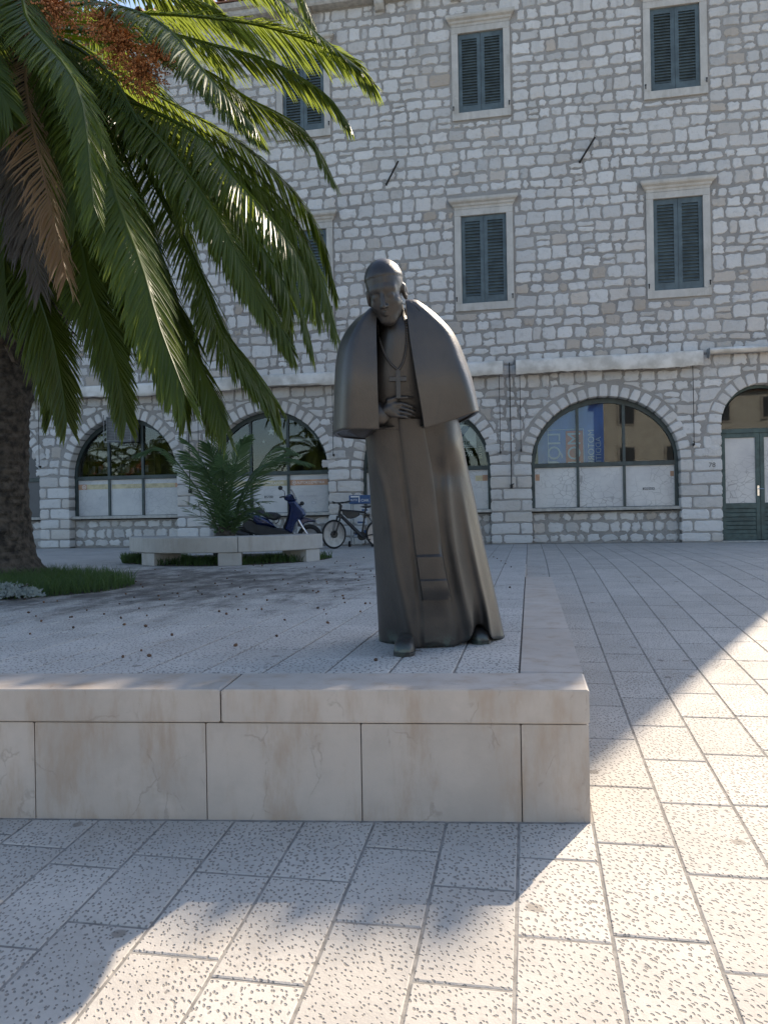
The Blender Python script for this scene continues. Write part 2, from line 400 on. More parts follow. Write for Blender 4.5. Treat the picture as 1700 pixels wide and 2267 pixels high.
EX, EZ = (1, 0, 0), (0, 0, 1)
def to_px(P):
    d = Vector(P)-camo.matrix_world.translation
    x, y, z = d.dot(Xc), d.dot(Yc), d.dot(Fw)
    return 850+1703*x/z, 1133.5-1703*y/z, z
def interp(tab, z):
    n = len(tab)
    if z <= tab[0][0]: return tab[0][1]
    if z >= tab[-1][0]: return tab[-1][1]
    k = 0
    while tab[k+1][0] < z: k += 1
    (x0, y0), (x1, y1) = tab[k], tab[k+1]; h = x1-x0; d = (y1-y0)/h
    def slope(i):
        if i == 0 or i == n-1: return None
        a = (tab[i][1]-tab[i-1][1])/(tab[i][0]-tab[i-1][0]); b = (tab[i+1][1]-tab[i][1])/(tab[i+1][0]-tab[i][0])
        return 0. if a*b <= 0 else 2*a*b/(a+b)*.5+(a+b)*.25
    m0, m1 = slope(k), slope(k+1); m0 = d if m0 is None else m0; m1 = d if m1 is None else m1
    t = (z-x0)/h
    return y0*(1+2*t)*(1-t)**2+y1*t*t*(3-2*t)+h*(m0*t*(1-t)**2-m1*t*t*(1-t))
# ------------------------------------------------------------------ ground profile
def pav(y):
    q = (y-11.46)/.85
    return -0.0717*.85*(math.log1p(math.exp(-q)) if q > -30 else -q)
WY = 18.1
FX0, FY0, FX1, FY1 = -2.414, 3.157, 0.24, 3.44           # plinth front edge, left to right
def front_y(x): return FY0+(FY1-FY0)*(x-FX0)/(FX1-FX0)
# one broad sheet under everything, following the slope, out to the horizon
g = MB()
ys = [-400, -120, -40, -14, -12, 0, 3.44, 8, 9.2]+[9.6+.3*k for k in range(14)]+[14.5, 16, 19, 60, 200, 600]
xs = [-600, -120, -30, -14, -6, .24, 8, 30, 120, 600]
def gz(y): return pav(y)-.004 if y > -14 else pav(-14)-.004
gi = [[g.vert((x, y, gz(y))) for x in xs] for y in ys]
for a, b in zip(gi, gi[1:]):
    for j in range(len(xs)-1): g.face((a[j], a[j+1], b[j+1], b[j]))
structure(g.build('ground', 'paving_joint'))

def slab_mesh(poly, zf, th=.035, bev=.005, jit=.0008):
    """a bush-hammered slab: poly of (x, y) anticlockwise, top at zf(y)"""
    m = MB(); m.tint = (random.random(), 0, 0)
    cx = sum(p[0] for p in poly)/len(poly); cy = sum(p[1] for p in poly)/len(poly)
    dz = random.uniform(-jit, jit)
    def ins(p): 
        d = Vector((cx-p[0], cy-p[1])); l = d.length; d /= max(l, 1e-6); return (p[0]+d.x*bev*1.4, p[1]+d.y*bev*1.4)
    rings = []
    for q, dd in ((poly, -th), (poly, -bev*.6), ([ins(p) for p in poly], 0)):
        rings.append(m.verts([(x-cx, y-cy, zf(y)-zf(cy)+dd) for x, y in q]))
    m.bridge(rings, True, False); m.face(rings[-1])
    return m, (cx, cy, zf(cy)+dz)
def lay_slabs(root, cells, zf, mat):
    """cells: list of polys; the 300 largest in view as single slabs, the rest joined"""
    def size(p):
        cx = sum(q[0] for q in p)/len(p); cy = sum(q[1] for q in p)/len(p)
        try: x, y, z = to_px((cx, cy, zf(cy)))
        except ZeroDivisionError: return 0
        a = abs(sum(p[i-1][0]*p[i][1]-p[i][0]*p[i-1][1] for i in range(len(p))))
        vis = z > .5 and -60 < x < 1760 and y < 2330
        if vis and 745 < x < 1100 and 1170 < y < 1400: vis = False
        if vis and x < 150 and 1180 < y < 1300: vis = False
        return a*(EYE-zf(cy))/z**3 if vis else 0
    cells = sorted(cells, key=size, reverse=True)
    rest = MB()
    for i, c in enumerate(cells):
        m, loc = slab_mesh(c, zf)
        if i < 300 and size(c) > 0: m.build('paving_slab', mat, root, loc=loc)
        else:
            o = len(rest.v)
            rest.v += [(x+loc[0], y+loc[1], z+loc[2]) for x, y, z in m.v]; rest.t += m.t
            rest.f += [tuple(o+k for k in f) for f in m.f]
    stuff(rest.build('paving_slab', mat, root))
J = .0055
P0, PW = .244, .3133
def strip_cells(x0, x1, ya, yb, seed, lens=(.46, .68)):
    rr = random.Random(seed); out = []; y = ya(x0)-rr.uniform(0, .4) if callable(ya) else ya-rr.uniform(0, .4)
    lo = ya if callable(ya) else (lambda x: ya)
    while y < yb:
        y2 = y+rr.uniform(*lens)
        l0, l1 = lo(x0), lo(x1)
        if y2 > max(l0, l1)+.05:
            p = [(x0+J, max(y, l0)+J), (x1-J, max(y, l1)+J), (x1-J, min(y2, yb)-J), (x0+J, min(y2, yb)-J)]
            if p[2][1]-p[1][1] > .04: out.append(p)
        y = y2
    return out
# lower pavement: in front of the plinth and up the slope on its right, then level to the wall
pavement = MB(); pavement.box((1, 10.5, -1.2), (.2, .2, .2)); 
proot = structure(pavement.build('pavement', 'paving_joint'))
cells = []
for k in range(-22, 26):
    x0 = P0+PW*k; x1 = x0+PW
    if k >= 0:
        cells += strip_cells(x0, x1, .9, 11.46, 100+k)
        cells += strip_cells(x0, x1, 11.47, WY-.02, 300+k)
    else:
        rr = random.Random(500+k); y = .9-rr.uniform(0, .4); xm = x0
        while True:
            y2 = y+rr.uniform(.46, .66)
            l0, l1 = front_y(x0)-.004, front_y(x1)-.004
            p = [(x0+J, y+J), (x1-J, y+J), (x1-J, min(y2, l1)-J), (x0+J, min(y2, l0)-J)]
            if p[3][1]-y > .05: cells.append(p)
            y = y2
            if y > min(l0, l1)-.06: break
cells += strip_cells(-.06, .24, 9.22, 11.46, 77)+strip_cells(-.06, .24, 11.47, WY-.02, 78)
lay_slabs(proot, cells, pav, 'paving_stone')
# the level plaza behind the plinth's coping
pm = MB()
pts = [(-16, front_y(-16)+.36), (-.065, front_y(-.065)+.36), (-.065, 11.46), (-.065, WY+.3), (-16, WY+.3)]
top = pm.verts([(x, y, -.006) for x, y in pts]); bot = pm.verts([(x, y, -1.6) for x, y in pts])
pm.bridge([bot, top], True, True)
plaza = structure(pm.build('plaza', 'paving_joint'))
def zero(y): return 0.
cells = []
k = -1
while True:
    x1 = -.06+.3133*(k+1)-.003; x0 = x1-.3133
    if x0 < -15.2: break
    cells += strip_cells(x0, x1, lambda x: front_y(x)+.355, WY-.02, 900+k, (.42, .85))
    k -= 1
lay_slabs(plaza, cells, zero, 'plaza_stone')

# ------------------------------------------------------------------ plinth
plinth = thing('stone_plinth', 'long pale stone plinth with coping and marble facing under the bronze cleric', 'plinth', (0, 0, 0))
fx = Vector((FX1-FX0, FY1-FY0, 0)).normalized(); fn = Vector((-fx.y, fx.x, 0))
F0 = Vector((FX1, FY1, 0))
def fpt(s, d, z): q = F0-fx*s+fn*d; return (q.x, q.y, z)      # s metres to the left of the corner, d behind the face
rz = math.atan2(fx.y, fx.x)
core = MB()
core.loft([[fpt(13.5, .035, z), fpt(.035, .035, z), (.205, 9.15, z), (-.055, 9.15, z), fpt(.3, .3, z), fpt(13.5, .3, z)] for z in (-1.7, -.02)])
core.build('core', 'paving_joint', plinth)
def hexa(m, c8, bev=.006):
    """block from 4 plan corners (a, b, c, d anticlockwise) between z0 and z1 with a worn arris"""
    (a, b, c, d), z0, z1 = c8
    P = [Vector(q) for q in (a, b, c, d)]; cen = sum(P, Vector((0, 0)))/4
    def ins(e): return [q+(cen-q).normalized()*e*1.4 for q in P]
    rings = []
    for q, z in ((ins(bev), z0), (P, z0+bev), (P, z1-bev), (ins(bev), z1)): rings.append([(v.x, v.y, z) for v in q])
    m.loft(rings)
def xy(s, d): q = fpt(s, d, 0); return (q[0], q[1])
ZC = -.148
cs = [0, 1.63, 3.15, 4.8, 6.3, 7.9, 9.5, 11.2, 13]
for a, b in zip(cs, cs[1:]):
    m = MB(); m.tint = (random.random(), 0, 0)
    if a == 0: hexa(m, ([xy(b-.004, 0), xy(0, 0), (.24, FY1+.352), xy(b-.004, .352)], ZC, 0.), .007)
    else: hexa(m, ([xy(b-.003, 0), xy(a+.003, 0), xy(a+.003, .352), xy(b-.003, .352)], ZC, 0.), .007)
    m.build('coping_stone', 'plinth_marble', plinth)
ps = [0, .295, .998, 1.703, 2.51, 3.3, 4.1, 4.9, 5.8, 6.7, 7.6, 8.6, 9.6, 10.8, 12]
for a, b in zip(ps, ps[1:]):
    m = MB(); m.tint = (random.random(), 0, 0); pr = random.uniform(.008, .011)
    hexa(m, ([xy(b-.0025, pr), xy(a+.0025, pr), xy(a+.0025, .06), xy(b-.0025, .06)], -1.5, ZC-.006), .004)
    m.build('facing_panel', 'plinth_marble', plinth)
m = MB(); m.tint = (.5, 0, 0); hexa(m, ([(.185, FY1+.062), (.231, FY1+.062), (.231, FY1+.352), (.185, FY1+.352)], -1.2, ZC-.006), .004); m.build('facing_panel', 'plinth_marble', plinth)
ys_ = [FY1+.354, 5.2, 6.55, 7.9, 9.2]
for a, b in zip(ys_, ys_[1:]):
    m = MB(); m.tint = (random.random(), 0, 0)
    hexa(m, ([(-.058, a+.002), (.24, a+.002), (.24, b-.002), (-.058, b-.002)], ZC, -.0005), .006)
    m.build('coping_stone', 'plinth_marble', plinth)
    m = MB(); m.tint = (random.random(), 0, 0)
    hexa(m, ([(.18, a), (.231, a), (.231, b-.004), (.18, b-.004)], -1.2, ZC-.006), .004)
    m.build('facing_panel', 'plinth_marble', plinth)
m = MB(); m.box((-.067, 10.3, -.075), (.02, 2.2, .148)); m.build('step_edge', 'plinth_marble', plinth)

# ------------------------------------------------------------------ the stone building
BLD = thing('stone_building', 'long grey limestone building with green shuttered windows above arched shop windows', 'building', (0, WY, 0))
XL, XR, ZT = -16.2, 7.25, 13.02
SPR, RISE = 1.865, 1.49
ARCH = [(-15.7, -12.55), (-11.72, -8.70), (-7.85, -4.77), (-3.97, -.87), (.05, 3.33)]
DOOR = (4.18, 5.92); DSPR, DRISE = 2.62, .87
WINX = [-13.8, -9.53, -5.24, -.94, 3.36]
UP, LO = (10.12, 11.98), (5.65, 7.70)
SW = .525                                                   # half width of a shuttered opening
def arch_pts(x0, x1, spr, rise, zb, n=28):
    c = (x0+x1)/2; r = (x1-x0)/2
    return [(x0, zb)]+[(c-r*math.cos(PI*i/n), spr+rise*math.sin(PI*i/n)) for i in range(n+1)]+[(x1, zb)]
holes = [arch_pts(a+.0, b, SPR, RISE, .0) for a, b in ARCH]+[arch_pts(*DOOR, DSPR, DRISE, .0)]
for wx in WINX:
    for z0, z1 in (UP, LO): holes.append([(wx-SW-.02, z0-.02), (wx+SW+.02, z0-.02), (wx+SW+.02, z1+.02), (wx-SW-.02, z1+.02)])
cu = bpy.data.curves.new('wall', 'CURVE'); cu.dimensions = '2D'; cu.fill_mode = 'BOTH'; cu.extrude = .26
outline = [(XL, 0)]
for h in sorted(holes[:6], key=lambda q: q[0][0]): outline += h       # arches are notches in the outline
outline += [(XR, 0), (XR, ZT), (XL, ZT)]
for pl in [outline]+holes[6:]:
    sp = cu.splines.new('POLY'); sp.points.add(len(pl)-1)
    for q, (x, z) in zip(sp.points, pl): q.co = (x, z, 0, 1)
    sp.use_cyclic_u = True
to = bpy.data.objects.new('wall', cu); COL.objects.link(to)
dg = bpy.context.evaluated_depsgraph_get(); dg.update()
me = bpy.data.meshes.new_from_object(to.evaluated_get(dg)); bpy.data.objects.remove(to)
me.transform(Matrix(((1, 0, 0, 0), (0, 0, 1, .26), (0, 1, 0, 0), (0, 0, 0, 1))))
me.materials.clear(); obj('mortar_wall', me, 'mortar', BLD)
m = MB()                                                   # the body of the building behind the front
m.box((XL+.1, 5.3, ZT/2), (.2, 9.4, ZT)); m.box((XR-.16, 5.3, ZT/2), (.3, 9.4, ZT)); m.box(((XL+XR)/2, 10.1, ZT/2), (XR-XL, .3, ZT)); m.box(((XL+XR)/2, 5.3, 4.6), (XR-XL-.8, 9.3, .2))
m.build('rear_walls', 'mortar', BLD)
m = MB(); m.box(((XL+XR)/2, 3.2, 2.2), (XR-XL-.8, .1, 4.6)); m.box(((XL+XR)/2, 1.9, 4.2), (XR-XL-.8, 2.6, .06)); m.box(((XL+XR)/2, 1.9, .02), (XR-XL-.8, 2.6, .04))
for x in (-12.1, -8.28, -4.37, -.41, 3.75): m.box((x, 1.9, 2.1), (.1, 2.6, 4.1))
m.build('shop_interior', 'interior_dark', BLD)

# --- stones
def stone_mesh(outl, y_back=.02, proud=.018, inset=.016, tint=(.5, 0, 0)):
    m = MB(); m.tint = tint; n = len(outl)
    cx = sum(p[0] for p in outl)/n; cz = sum(p[1] for p in outl)/n
    b = m.verts([(x-cx, .004 if y_back < .1 else -.003, z-cz) for x, z in outl])
    a = m.verts([(x-cx, y_back, z-cz) for x, z in outl]) if y_back > .1 else None
    c = []
    for x, z in outl:
        d = Vector((cx-x, cz-z)); l = d.length; d = d/max(l, 1e-5)*min(inset*random.uniform(.7, 1.5), l*.5)
        c.append(m.vert((x-cx+d.x, -proud*random.uniform(.75, 1.2), z-cz+d.y)))
    m.bridge([a, b, c] if a else [b, c], True, False)
    q = m.vert((random.uniform(-.03, .03), -proud*random.uniform(1.0, 1.5), random.uniform(-.02, .02)))
    for i in range(n): m.face((c[i], c[(i+1) % n], q))
    return m, (cx, cz)
def rough_rect(x0, x1, z0, z1, jit=.020, rnd=.030, xl=None, xr=None):
    wd, ht = x1-x0, z1-z0; rnd = min(rnd*random.uniform(.6, 1.5), wd*.3, ht*.3)
    P = []
    nx = 4 if wd > .2 else 3
    for i in range(nx): P.append((x0+rnd+(wd-2*rnd)*i/(nx-1), z0))
    for i in range(4): P.append((x1, z0+rnd+(ht-2*rnd)*i/3))
    for i in range(nx): P.append((x1-rnd-(wd-2*rnd)*i/(nx-1), z1))
    for i in range(4): P.append((x0, z1-rnd-(ht-2*rnd)*i/3))
    sk = random.uniform(-.03, .03); sk2 = random.uniform(-.03, .03)
    return [(x+random.uniform(-jit, jit)+sk*(z-z0-ht/2), z+random.uniform(-jit, jit)+sk2*(x-x0-wd/2)) for x, z in P]
def rnd_tint(z):
    tan = 0.
    q = random.random()
    pt = .15 if 3.9 < z < 6.4 else .03
    if q < pt: tan = random.uniform(.5, 1)
    elif q < pt+.12: tan = random.uniform(.15, .4)
    return (min(1, max(0, random.gauss(.55, .19))), tan, 0)
STONES = []      # (mesh builder, x, y, z, area)
def add_stone(outl, y=0., back=.02, proud=.016):
    a = abs(sum(outl[i-1][0]*outl[i][1]-outl[i][0]*outl[i-1][1] for i in range(len(outl))))/2
    if a < .006: return
    cz = sum(p[1] for p in outl)/len(outl)
    m, (cx, cz) = stone_mesh(outl, back, proud, tint=rnd_tint(cz))
    STONES.append((m, cx, y, cz, a))
rects = []
for wx in WINX:
    for z0, z1 in (UP, LO): rects.append((wx-SW-.17, wx+SW+.17, z0-.22, z1+.16)); rects.append((wx-SW-.31, wx+SW+.31, z1+.15, z1+.41))
rects.append((DOOR[0]-.0, DOOR[1]+.0, -1, DSPR+.1))
ARCO = [((a+b)/2, (b-a)/2+.27, SPR, RISE+.27) for a, b in ARCH]+[((DOOR[0]+DOOR[1])/2, (DOOR[1]-DOOR[0])/2+.25, DSPR, DRISE+.25)]
def wob(x, k): return .035*math.sin(x*.9+k*1.7)+.02*math.sin(x*2.3+k*.6)
z = SPR+.02; row = 0
while z < ZT-.12:
    h = random.uniform(.22, .31) if z < 8.3 else random.uniform(.24, .30)
    z0, z1 = z, min(z+h, ZT-.02)
    bps = {XL+.02, XR-.02}
    act = [r_ for r_ in rects if r_[2] < z1-.02 and r_[3] > z0+.02]
    for r_ in act: bps |= {r_[0], r_[1]}
    bps = sorted(bps); segs = []
    for xa, xb in zip(bps, bps[1:]):
        a0, a1 = z0, z1
        for r_ in act:
            if r_[0] < (xa+xb)/2 < r_[1]:
                lo_free = r_[2]-a0; hi_free = a1-r_[3]
                if lo_free >= hi_free: a1 = min(a1, r_[2])
                else: a0 = max(a0, r_[3])
        if a1-a0 < .09: continue
        if segs and abs(segs[-1][1]-xa) < 1e-4 and segs[-1][2:] == [a0, a1]: segs[-1][1] = xb
        else: segs.append([xa, xb, a0, a1])
    for xa, xb, a0, a1 in segs:
        x = xa
        while x < xb-.08:
            wd = random.choice([random.uniform(.17, .27), random.uniform(.27, .40), random.uniform(.32, .45), random.uniform(.30, .42), random.uniform(.36, .52)])
            if xb-x-wd < .16: wd = xb-x
            gp = random.uniform(.017, .031)
            s0, s1 = x+gp*.9, x+wd-gp*.9
            cxx = (s0+s1)/2; free = a0 == z0 and a1 == z1
            dz = wob(cxx, row) if free else 0
            dz1 = wob(cxx, row+1) if free else 0
            if z1 > ZT-.15 or row == 0: dz1 = dz = 0
            b0, b1 = a0+gp+dz, a1-gp+dz1
            skip = False; near = None
            for ax, ar, asp, ari in ARCO:
                if abs(cxx-ax) < ar+.6 and asp-.3 < (b0+b1)/2 < asp+ari+.5: near = (ax, ar, asp, ari)
            split = random.random() < .10 and b1-b0 > .2 and wd < .4
            parts_ = [(b0, (b0+b1)/2-.016), ((b0+b1)/2+.016, b1)] if split else [(b0, b1)]
            for c0, c1 in parts_:
                if s1-s0 < .06 or c1-c0 < .05: continue
                o_ = rough_rect(s0, s1, c0, c1)
                if near:
                    ax, ar, asp, ari = near; o2 = []; moved = 0
                    for px_, pz_ in o_:
                        ex_, ez_ = (px_-ax)/(ar+.02), (pz_-asp)/(ari+.02); q = math.hypot(ex_, max(ez_, 0.0001))
                        if pz_ < asp: q = abs(ex_)
                        if q < 1 and q > 1e-4: px_, pz_ = ax+(px_-ax)/q, (asp+(pz_-asp)/q if pz_ >= asp else pz_); moved += 1
                        o2.append((px_, pz_))
                    if ((cxx-ax)/ar)**2+(max((c0+c1)/2-asp, 0)/ari)**2 < .93: continue
                    o_ = o2
                add_stone(o_)
            x += wd
    z = z1; row += 1
# rubble under the shop sills, set back in the arches
for ax0, ax1 in ARCH:
    for z0, z1 in ((.015, .22), (.225, .50), (.505, .71)):
        x = ax0+.01
        while x < ax1-.1:
            wd = random.uniform(.2, .42)
            if ax1-x-wd < .17: wd = ax1-.01-x
            if z1-z0 > .15: add_stone(rough_rect(x+.028, x+wd-.028, z0+.024, z1-.026, .022, .035), .235)
            x += wd
# blocks of the piers
PIER = [(-12.55, -11.72), (-8.70, -7.85), (-4.77, -3.97), (-.87, .05), (3.33, 4.18), (5.92, XR)]
pz = [.01, .225, .50, .755, 1.03, 1.29, 1.58, 1.865]
BLOCKS = []
for i, (a, b) in enumerate(PIER):
    for j, (z0, z1) in enumerate(zip(pz, pz[1:])):
        cut = a+(b-a)*((.30 if (i+j) % 2 else .70)+random.uniform(-.07, .07))
        if i == 4 and j == 6: cut = a+.27
        if i == 3 and j == 6: cut = a+.5
        xs_ = [a, cut, b] if b-a < 1 else [a, a+.5, a+.9, b]
        for x0, x1 in zip(xs_, xs_[1:]):
            l_ = 0 if x0 == a else .018; r__ = 0 if x1 == b else .018
            o_ = rough_rect(x0+l_-(.012 if x0 == a else 0), x1-r__+(.012 if x1 == b else 0), z0+.017, z1-.017, .007, .03)
            mm, (cx, cz) = stone_mesh(o_, .30, .02, .018, (random.uniform(.4, .85), random.choice([0, 0, 0, .25, .5]), 0))
            mm.build('pier_block', 'block_limestone', BLD, loc=(cx, 0, cz))
# the jambs of the door stand straight above the pier blocks
for xa, xb in ((DOOR[0]-.42, DOOR[0]), (DOOR[1], DOOR[1]+.40)):
    pass
# voussoirs
def voussoirs(x0, x1, spr, rise, n, dep):
    c, r_ = (x0+x1)/2, (x1-x0)/2
    for k in range(n):
        a0, a1 = PI*k/n, PI*(k+1)/n; g_ = .009/r_*1.6
        th = dep*random.uniform(.85, 1.12)
        def q(an, e): return (c-(r_+e)*math.cos(an), spr+(rise+e)*math.sin(an))
        am = (a0+a1)/2; b0, b1 = a0+g_+random.uniform(0, .012), a1-g_-random.uniform(0, .012)
        o_ = [q(b0, -.012), q(am, -.012), q(b1, -.012), q(b1, th*.5), q(b1-.012, th), q(am, th+.008), q(b0+.012, th), q(b0, th*.5)]
        o_ = [(x+random.uniform(-.006, .006), z_+random.uniform(-.006, .006)) for x, z_ in o_]
        mm, (cx, cz) = stone_mesh(o_, .30, .018, .014, (random.uniform(.45, .85), random.choice([0, 0, 0, .3]), 0))
        mm.build('voussoir', 'block_limestone', BLD, loc=(cx, 0, cz))
for a, b in ARCH: voussoirs(a, b, SPR, RISE, 23, .235)
voussoirs(*DOOR, DSPR, DRISE, 13, .23)
for xa, xb in ((DOOR[0]-.3, DOOR[0]),):
    z_ = SPR+.02
    for k in range(3):
        z2 = z_+.25
        o_ = rough_rect(xa+random.uniform(0, .1), xb+.012, z_+.015, z2-.015, .007, .03)
        mm, (cx, cz) = stone_mesh(o_, .30, .024, .018, (.6, .1, 0)); mm.build('pier_block', 'block_limestone', BLD, loc=(cx, 0, cz)); z_ = z2
def st_size(s):
    m, x, y, z, a = s
    px, py, d = to_px((x, WY, z))
    if not (0 < px < 1700 and 0 < py < 1230): return 0
    if px < 560 and py < 930: return 0
    if px < 720 and py < 380: return 0
    if 560 < px < 745 and py < 700: return 0
    if px < 95: return 0
    if 740 < px < 1040 and 600 < py < 935 and abs(px-890) < 70+(py-600)*.28: return 0
    if 800 < px < 1070 and 930 < py < 1250: return 0
    return a/d**2
STONES.sort(key=st_size, reverse=True)
rest = MB()
for i, s in enumerate(STONES):
    m, x, y, z, a = s
    if i < 300: m.build('stone', 'limestone', BLD, loc=(x, y, z))
    else:
        o = len(rest.v); rest.v += [(p[0]+x, p[1]+y, p[2]+z) for p in m.v]; rest.t += m.t; rest.f += [tuple(o+k for k in f) for f in m.f]
stuff(rest.build('stone', 'limestone', BLD))
m = MB()
for a, b in ARCH: m.box(((a+b)/2, .36, .36), (b-a+.1, .24, .72))
m.build('sill_wall', 'mortar', BLD)

# --- shuttered windows
def slat_mesh():
    m = MB(); M = Matrix.Rotation(R(-38), 3, 'X'); m.box((0, 0, 0), (.262, .010, .062), bev=.003, M=M); return m.mesh('slat')
SLAT = slat_mesh()
def shutter_leaf(parent, xa, xb, z0, z1, mate, y=.035):
    m = MB(); st = .085; t = .036; cz = (z0+z1)/2; cx = (xa+xb)/2
    m.box((xa+st/2, y, cz), (st, t, z1-z0), bev=.004); m.box((xb-st/2, y, cz), (st, t, z1-z0), bev=.004)
    for zc, hh in ((z0+.085, .17), (z1-.06, .12)): m.box((cx, y+.001, zc), (xb-xa-2*st, t-.002, hh), bev=.003)
    m.box((cx, y+.03, cz), (xb-xa-.02, .006, z1-z0-.02))
    m.build('shutter', 'shutter_paint', parent)
    n = 23; za, zb = z0+.17, z1-.12
    for k in range(n):
        obj('slat', SLAT, 'shutter_paint', parent, (cx, y, za+(k+.5)*(zb-za)/n)).scale.x = (xb-xa-2*st)/.262
def cornice(parent, wx, zb):
    prof = [(0.05, 0), (-.035, 0), (-.045, .05), (-.075, .075), (-.085, .115), (-.135, .15), (-.15, .185), (-.15, .235), (.05, .25)]
    hw = [SW+.14, SW+.14, SW+.15, SW+.185, SW+.195, SW+.255, SW+.275, SW+.275, SW+.275]
    m = MB(); m.tint = (.55, 0, 0)
    m.loft([[(wx+sx*h_, y_, zb+z_) for (y_, z_), h_ in zip(prof, hw)] for sx in (-1, 1)])
    m.build('cornice', 'surround_stone', parent)
for wx in WINX:
    for z0, z1 in (UP, LO):
        m = MB(); m.tint = (random.uniform(.4, .7), 0, 0); fw_ = .15
        m.box((wx-SW-fw_/2, .03, (z0+z1)/2), (fw_, .13, z1-z0), bev=.006); m.box((wx+SW+fw_/2, .03, (z0+z1)/2), (fw_, .13, z1-z0), bev=.006)
        m.box((wx, .031, z1+.075), (2*(SW+fw_), .132, .148), bev=.006); m.box((wx, .028, z0-.09), (2*(SW+fw_)+.004, .14, .178), bev=.006)
        wo_ = m.build('window', 'surround_stone', BLD)
        cornice(wo_, wx, z1+.152)
        shutter_leaf(wo_, wx-SW+.004, wx-.003, z0+.005, z1-.005, wo_); shutter_leaf(wo_, wx+.003, wx+SW-.004, z0+.005, z1-.005, wo_)
        for sx in (-1, 1):
            m = MB(); xx = wx+sx*(SW+.12); zz = z0+.10
            m.tube([(xx, .0, zz), (xx, -.075, zz)], .008, 6); m.box((xx, -.075, zz-.01), (.022, .008, .10), bev=.002); m.box((xx, -.07, zz+.035), (.035, .008, .03))
            m.build('shutter_dog', 'iron', wo_)

# --- arched shop windows
FY = .30
def on_face(parent, name, x0, x1, z0, z1, y, mat, t=.003, tint=None):
    m = MB(); m.tint = tint; m.box(((x0+x1)/2, y, (z0+z1)/2), (x1-x0, t, z1-z0)); return m.build(name, mat, parent)
def half_disc(x0, x1, c, r_, spr, rise, y, n=14):
    m = MB(); pts = [(x0, spr)]
    for i in range(n+1):
        x = x0+(x1-x0)*i/n; q = max(0., 1-((x-c)/r_)**2); pts.append((x, spr+max(.02, rise*math.sqrt(q))))
    pts.append((x1, spr)); m.loft([[(x, yy, z_) for x, z_ in pts] for yy in (y, y+.006)]); return m
def shop_window(a, b, film_t=(1., 1., 1.), kind='film'):
    c, r_ = (a+b)/2, (b-a)/2; fr = .075
    m = MB()
    # outer arched frame
    o_ = arch_pts(a+.01, b-.01, SPR, RISE-.02, .76, 32); i_ = arch_pts(a+.01+fr, b-.01-fr, SPR, RISE-.02-fr*1.5, .76+fr, 32)
    for y0, y1 in ((FY-.045, FY+.045),):
        A = m.verts([(x, y0, z) for x, z in o_]); B = m.verts([(x, y0, z) for x, z in i_]); A2 = m.verts([(x, y1, z) for x, z in o_]); B2 = m.verts([(x, y1, z) for x, z in i_])
        n = len(o_)
        for k in range(n):
            q = (k+1) % n
            m.face((A[k], A[q], B[q], B[k])); m.face((B[k], B[q], B2[q], B2[k])); m.face((A2[q], A2[k], B2[k], B2[q])); m.face((A[q], A[k], A2[k], A2[q]))
    m.box((c, FY, 1.815), (2*r_-.1, .075, .10), bev=.006)
    xs_ = [a+.01+fr, a+(b-a)*.325, a+(b-a)*.64, b-.01-fr]
    for x in xs_[1:3]:
        ztop = SPR+(RISE-.02-fr)*math.sqrt(1-((x-c)/(r_-.09))**2)
        m.box((x, FY+.002, (1.86+ztop)/2), (.065, .07, ztop-1.86), bev=.005); m.box((x, FY+.002, 1.30), (.06, .07, .93), bev=.005)
    fo = m.build('shop_window', 'frame_paint', BLD)
    s_ = MB(); s_.box((c, .20, .785), (2*r_+.0, .26, .075), bev=.012); s_.build('sill', 'sill_stone', fo)
    for k in range(3):
        x0, x1 = xs_[k]+(.03 if k else 0), xs_[k+1]-(.03 if k < 2 else 0)
        if kind == 'film': on_face(fo, 'film_panel', x0, x1, .835, 1.77, FY+.012, 'cracked_film', .004, (film_t[k], 0, 0))
        else: on_face(fo, 'panel', x0, x1, .835, 1.77, FY+.012, 'grey_panel', .02)
        gm = half_disc(x0, x1, c, r_-.085, 1.862, RISE-.12, FY+.008)
        gm.build('pane', 'shop_glass' if kind == 'film' else 'grey_panel', fo)
    return fo, xs_
WL, _ = shop_window(*ARCH[0], kind='panel')
WA_, xa_ = shop_window(*ARCH[1], film_t=(.25, .4, .3))
WB_, xb_ = shop_window(*ARCH[2], film_t=(.1, .25, .1))
WC_, xc_ = shop_window(*ARCH[3], film_t=(.1, .1, .35))
WD_, xd_ = shop_window(*ARCH[4], film_t=(1., 1., .6))
YF = FY+.0085
def arrow(parent, x, z, r_, mat='print_white'):
    m = MB(); n = 20
    A = m.verts([(x+r_*math.cos(2*PI*i/n), YF-.003, z+r_*math.sin(2*PI*i/n)) for i in range(n)]); B = m.verts([(x+r_*.76*math.cos(2*PI*i/n), YF-.003, z+r_*.76*math.sin(2*PI*i/n)) for i in range(n)])
    for i in range(n): m.face((A[i], A[(i+1) % n], B[(i+1) % n], B[i]))
    m.face(m.verts([(x-r_*.3, YF-.003, z-r_*.45), (x+r_*.55, YF-.003, z), (x-r_*.3, YF-.003, z+r_*.45)])); m.build('arrow_print', mat, parent)
def band(parent, x0, x1, z0, z1, mat): return on_face(parent, 'print_band', x0, x1, z0, z1, YF, mat, .0015)
# window A: washed-out yellow band with an orange start
band(WA_, xa_[0], xa_[0]+.24, 1.52, 1.66, 'print_orange'); band(WA_, xa_[0]+.245, xa_[1]-.04, 1.525, 1.655, 'print_yellow'); arrow(WA_, xa_[0]+.16, 1.59, .055)
band(WA_, xa_[1]+.05, xa_[2]-.04, 1.53, 1.645, 'print_yellow'); band(WA_, xa_[2]+.04, xa_[3]-.13, 1.53, 1.645, 'print_yellow'); band(WA_, xa_[3]-.125, xa_[3]-.01, 1.53, 1.645, 'print_orange')
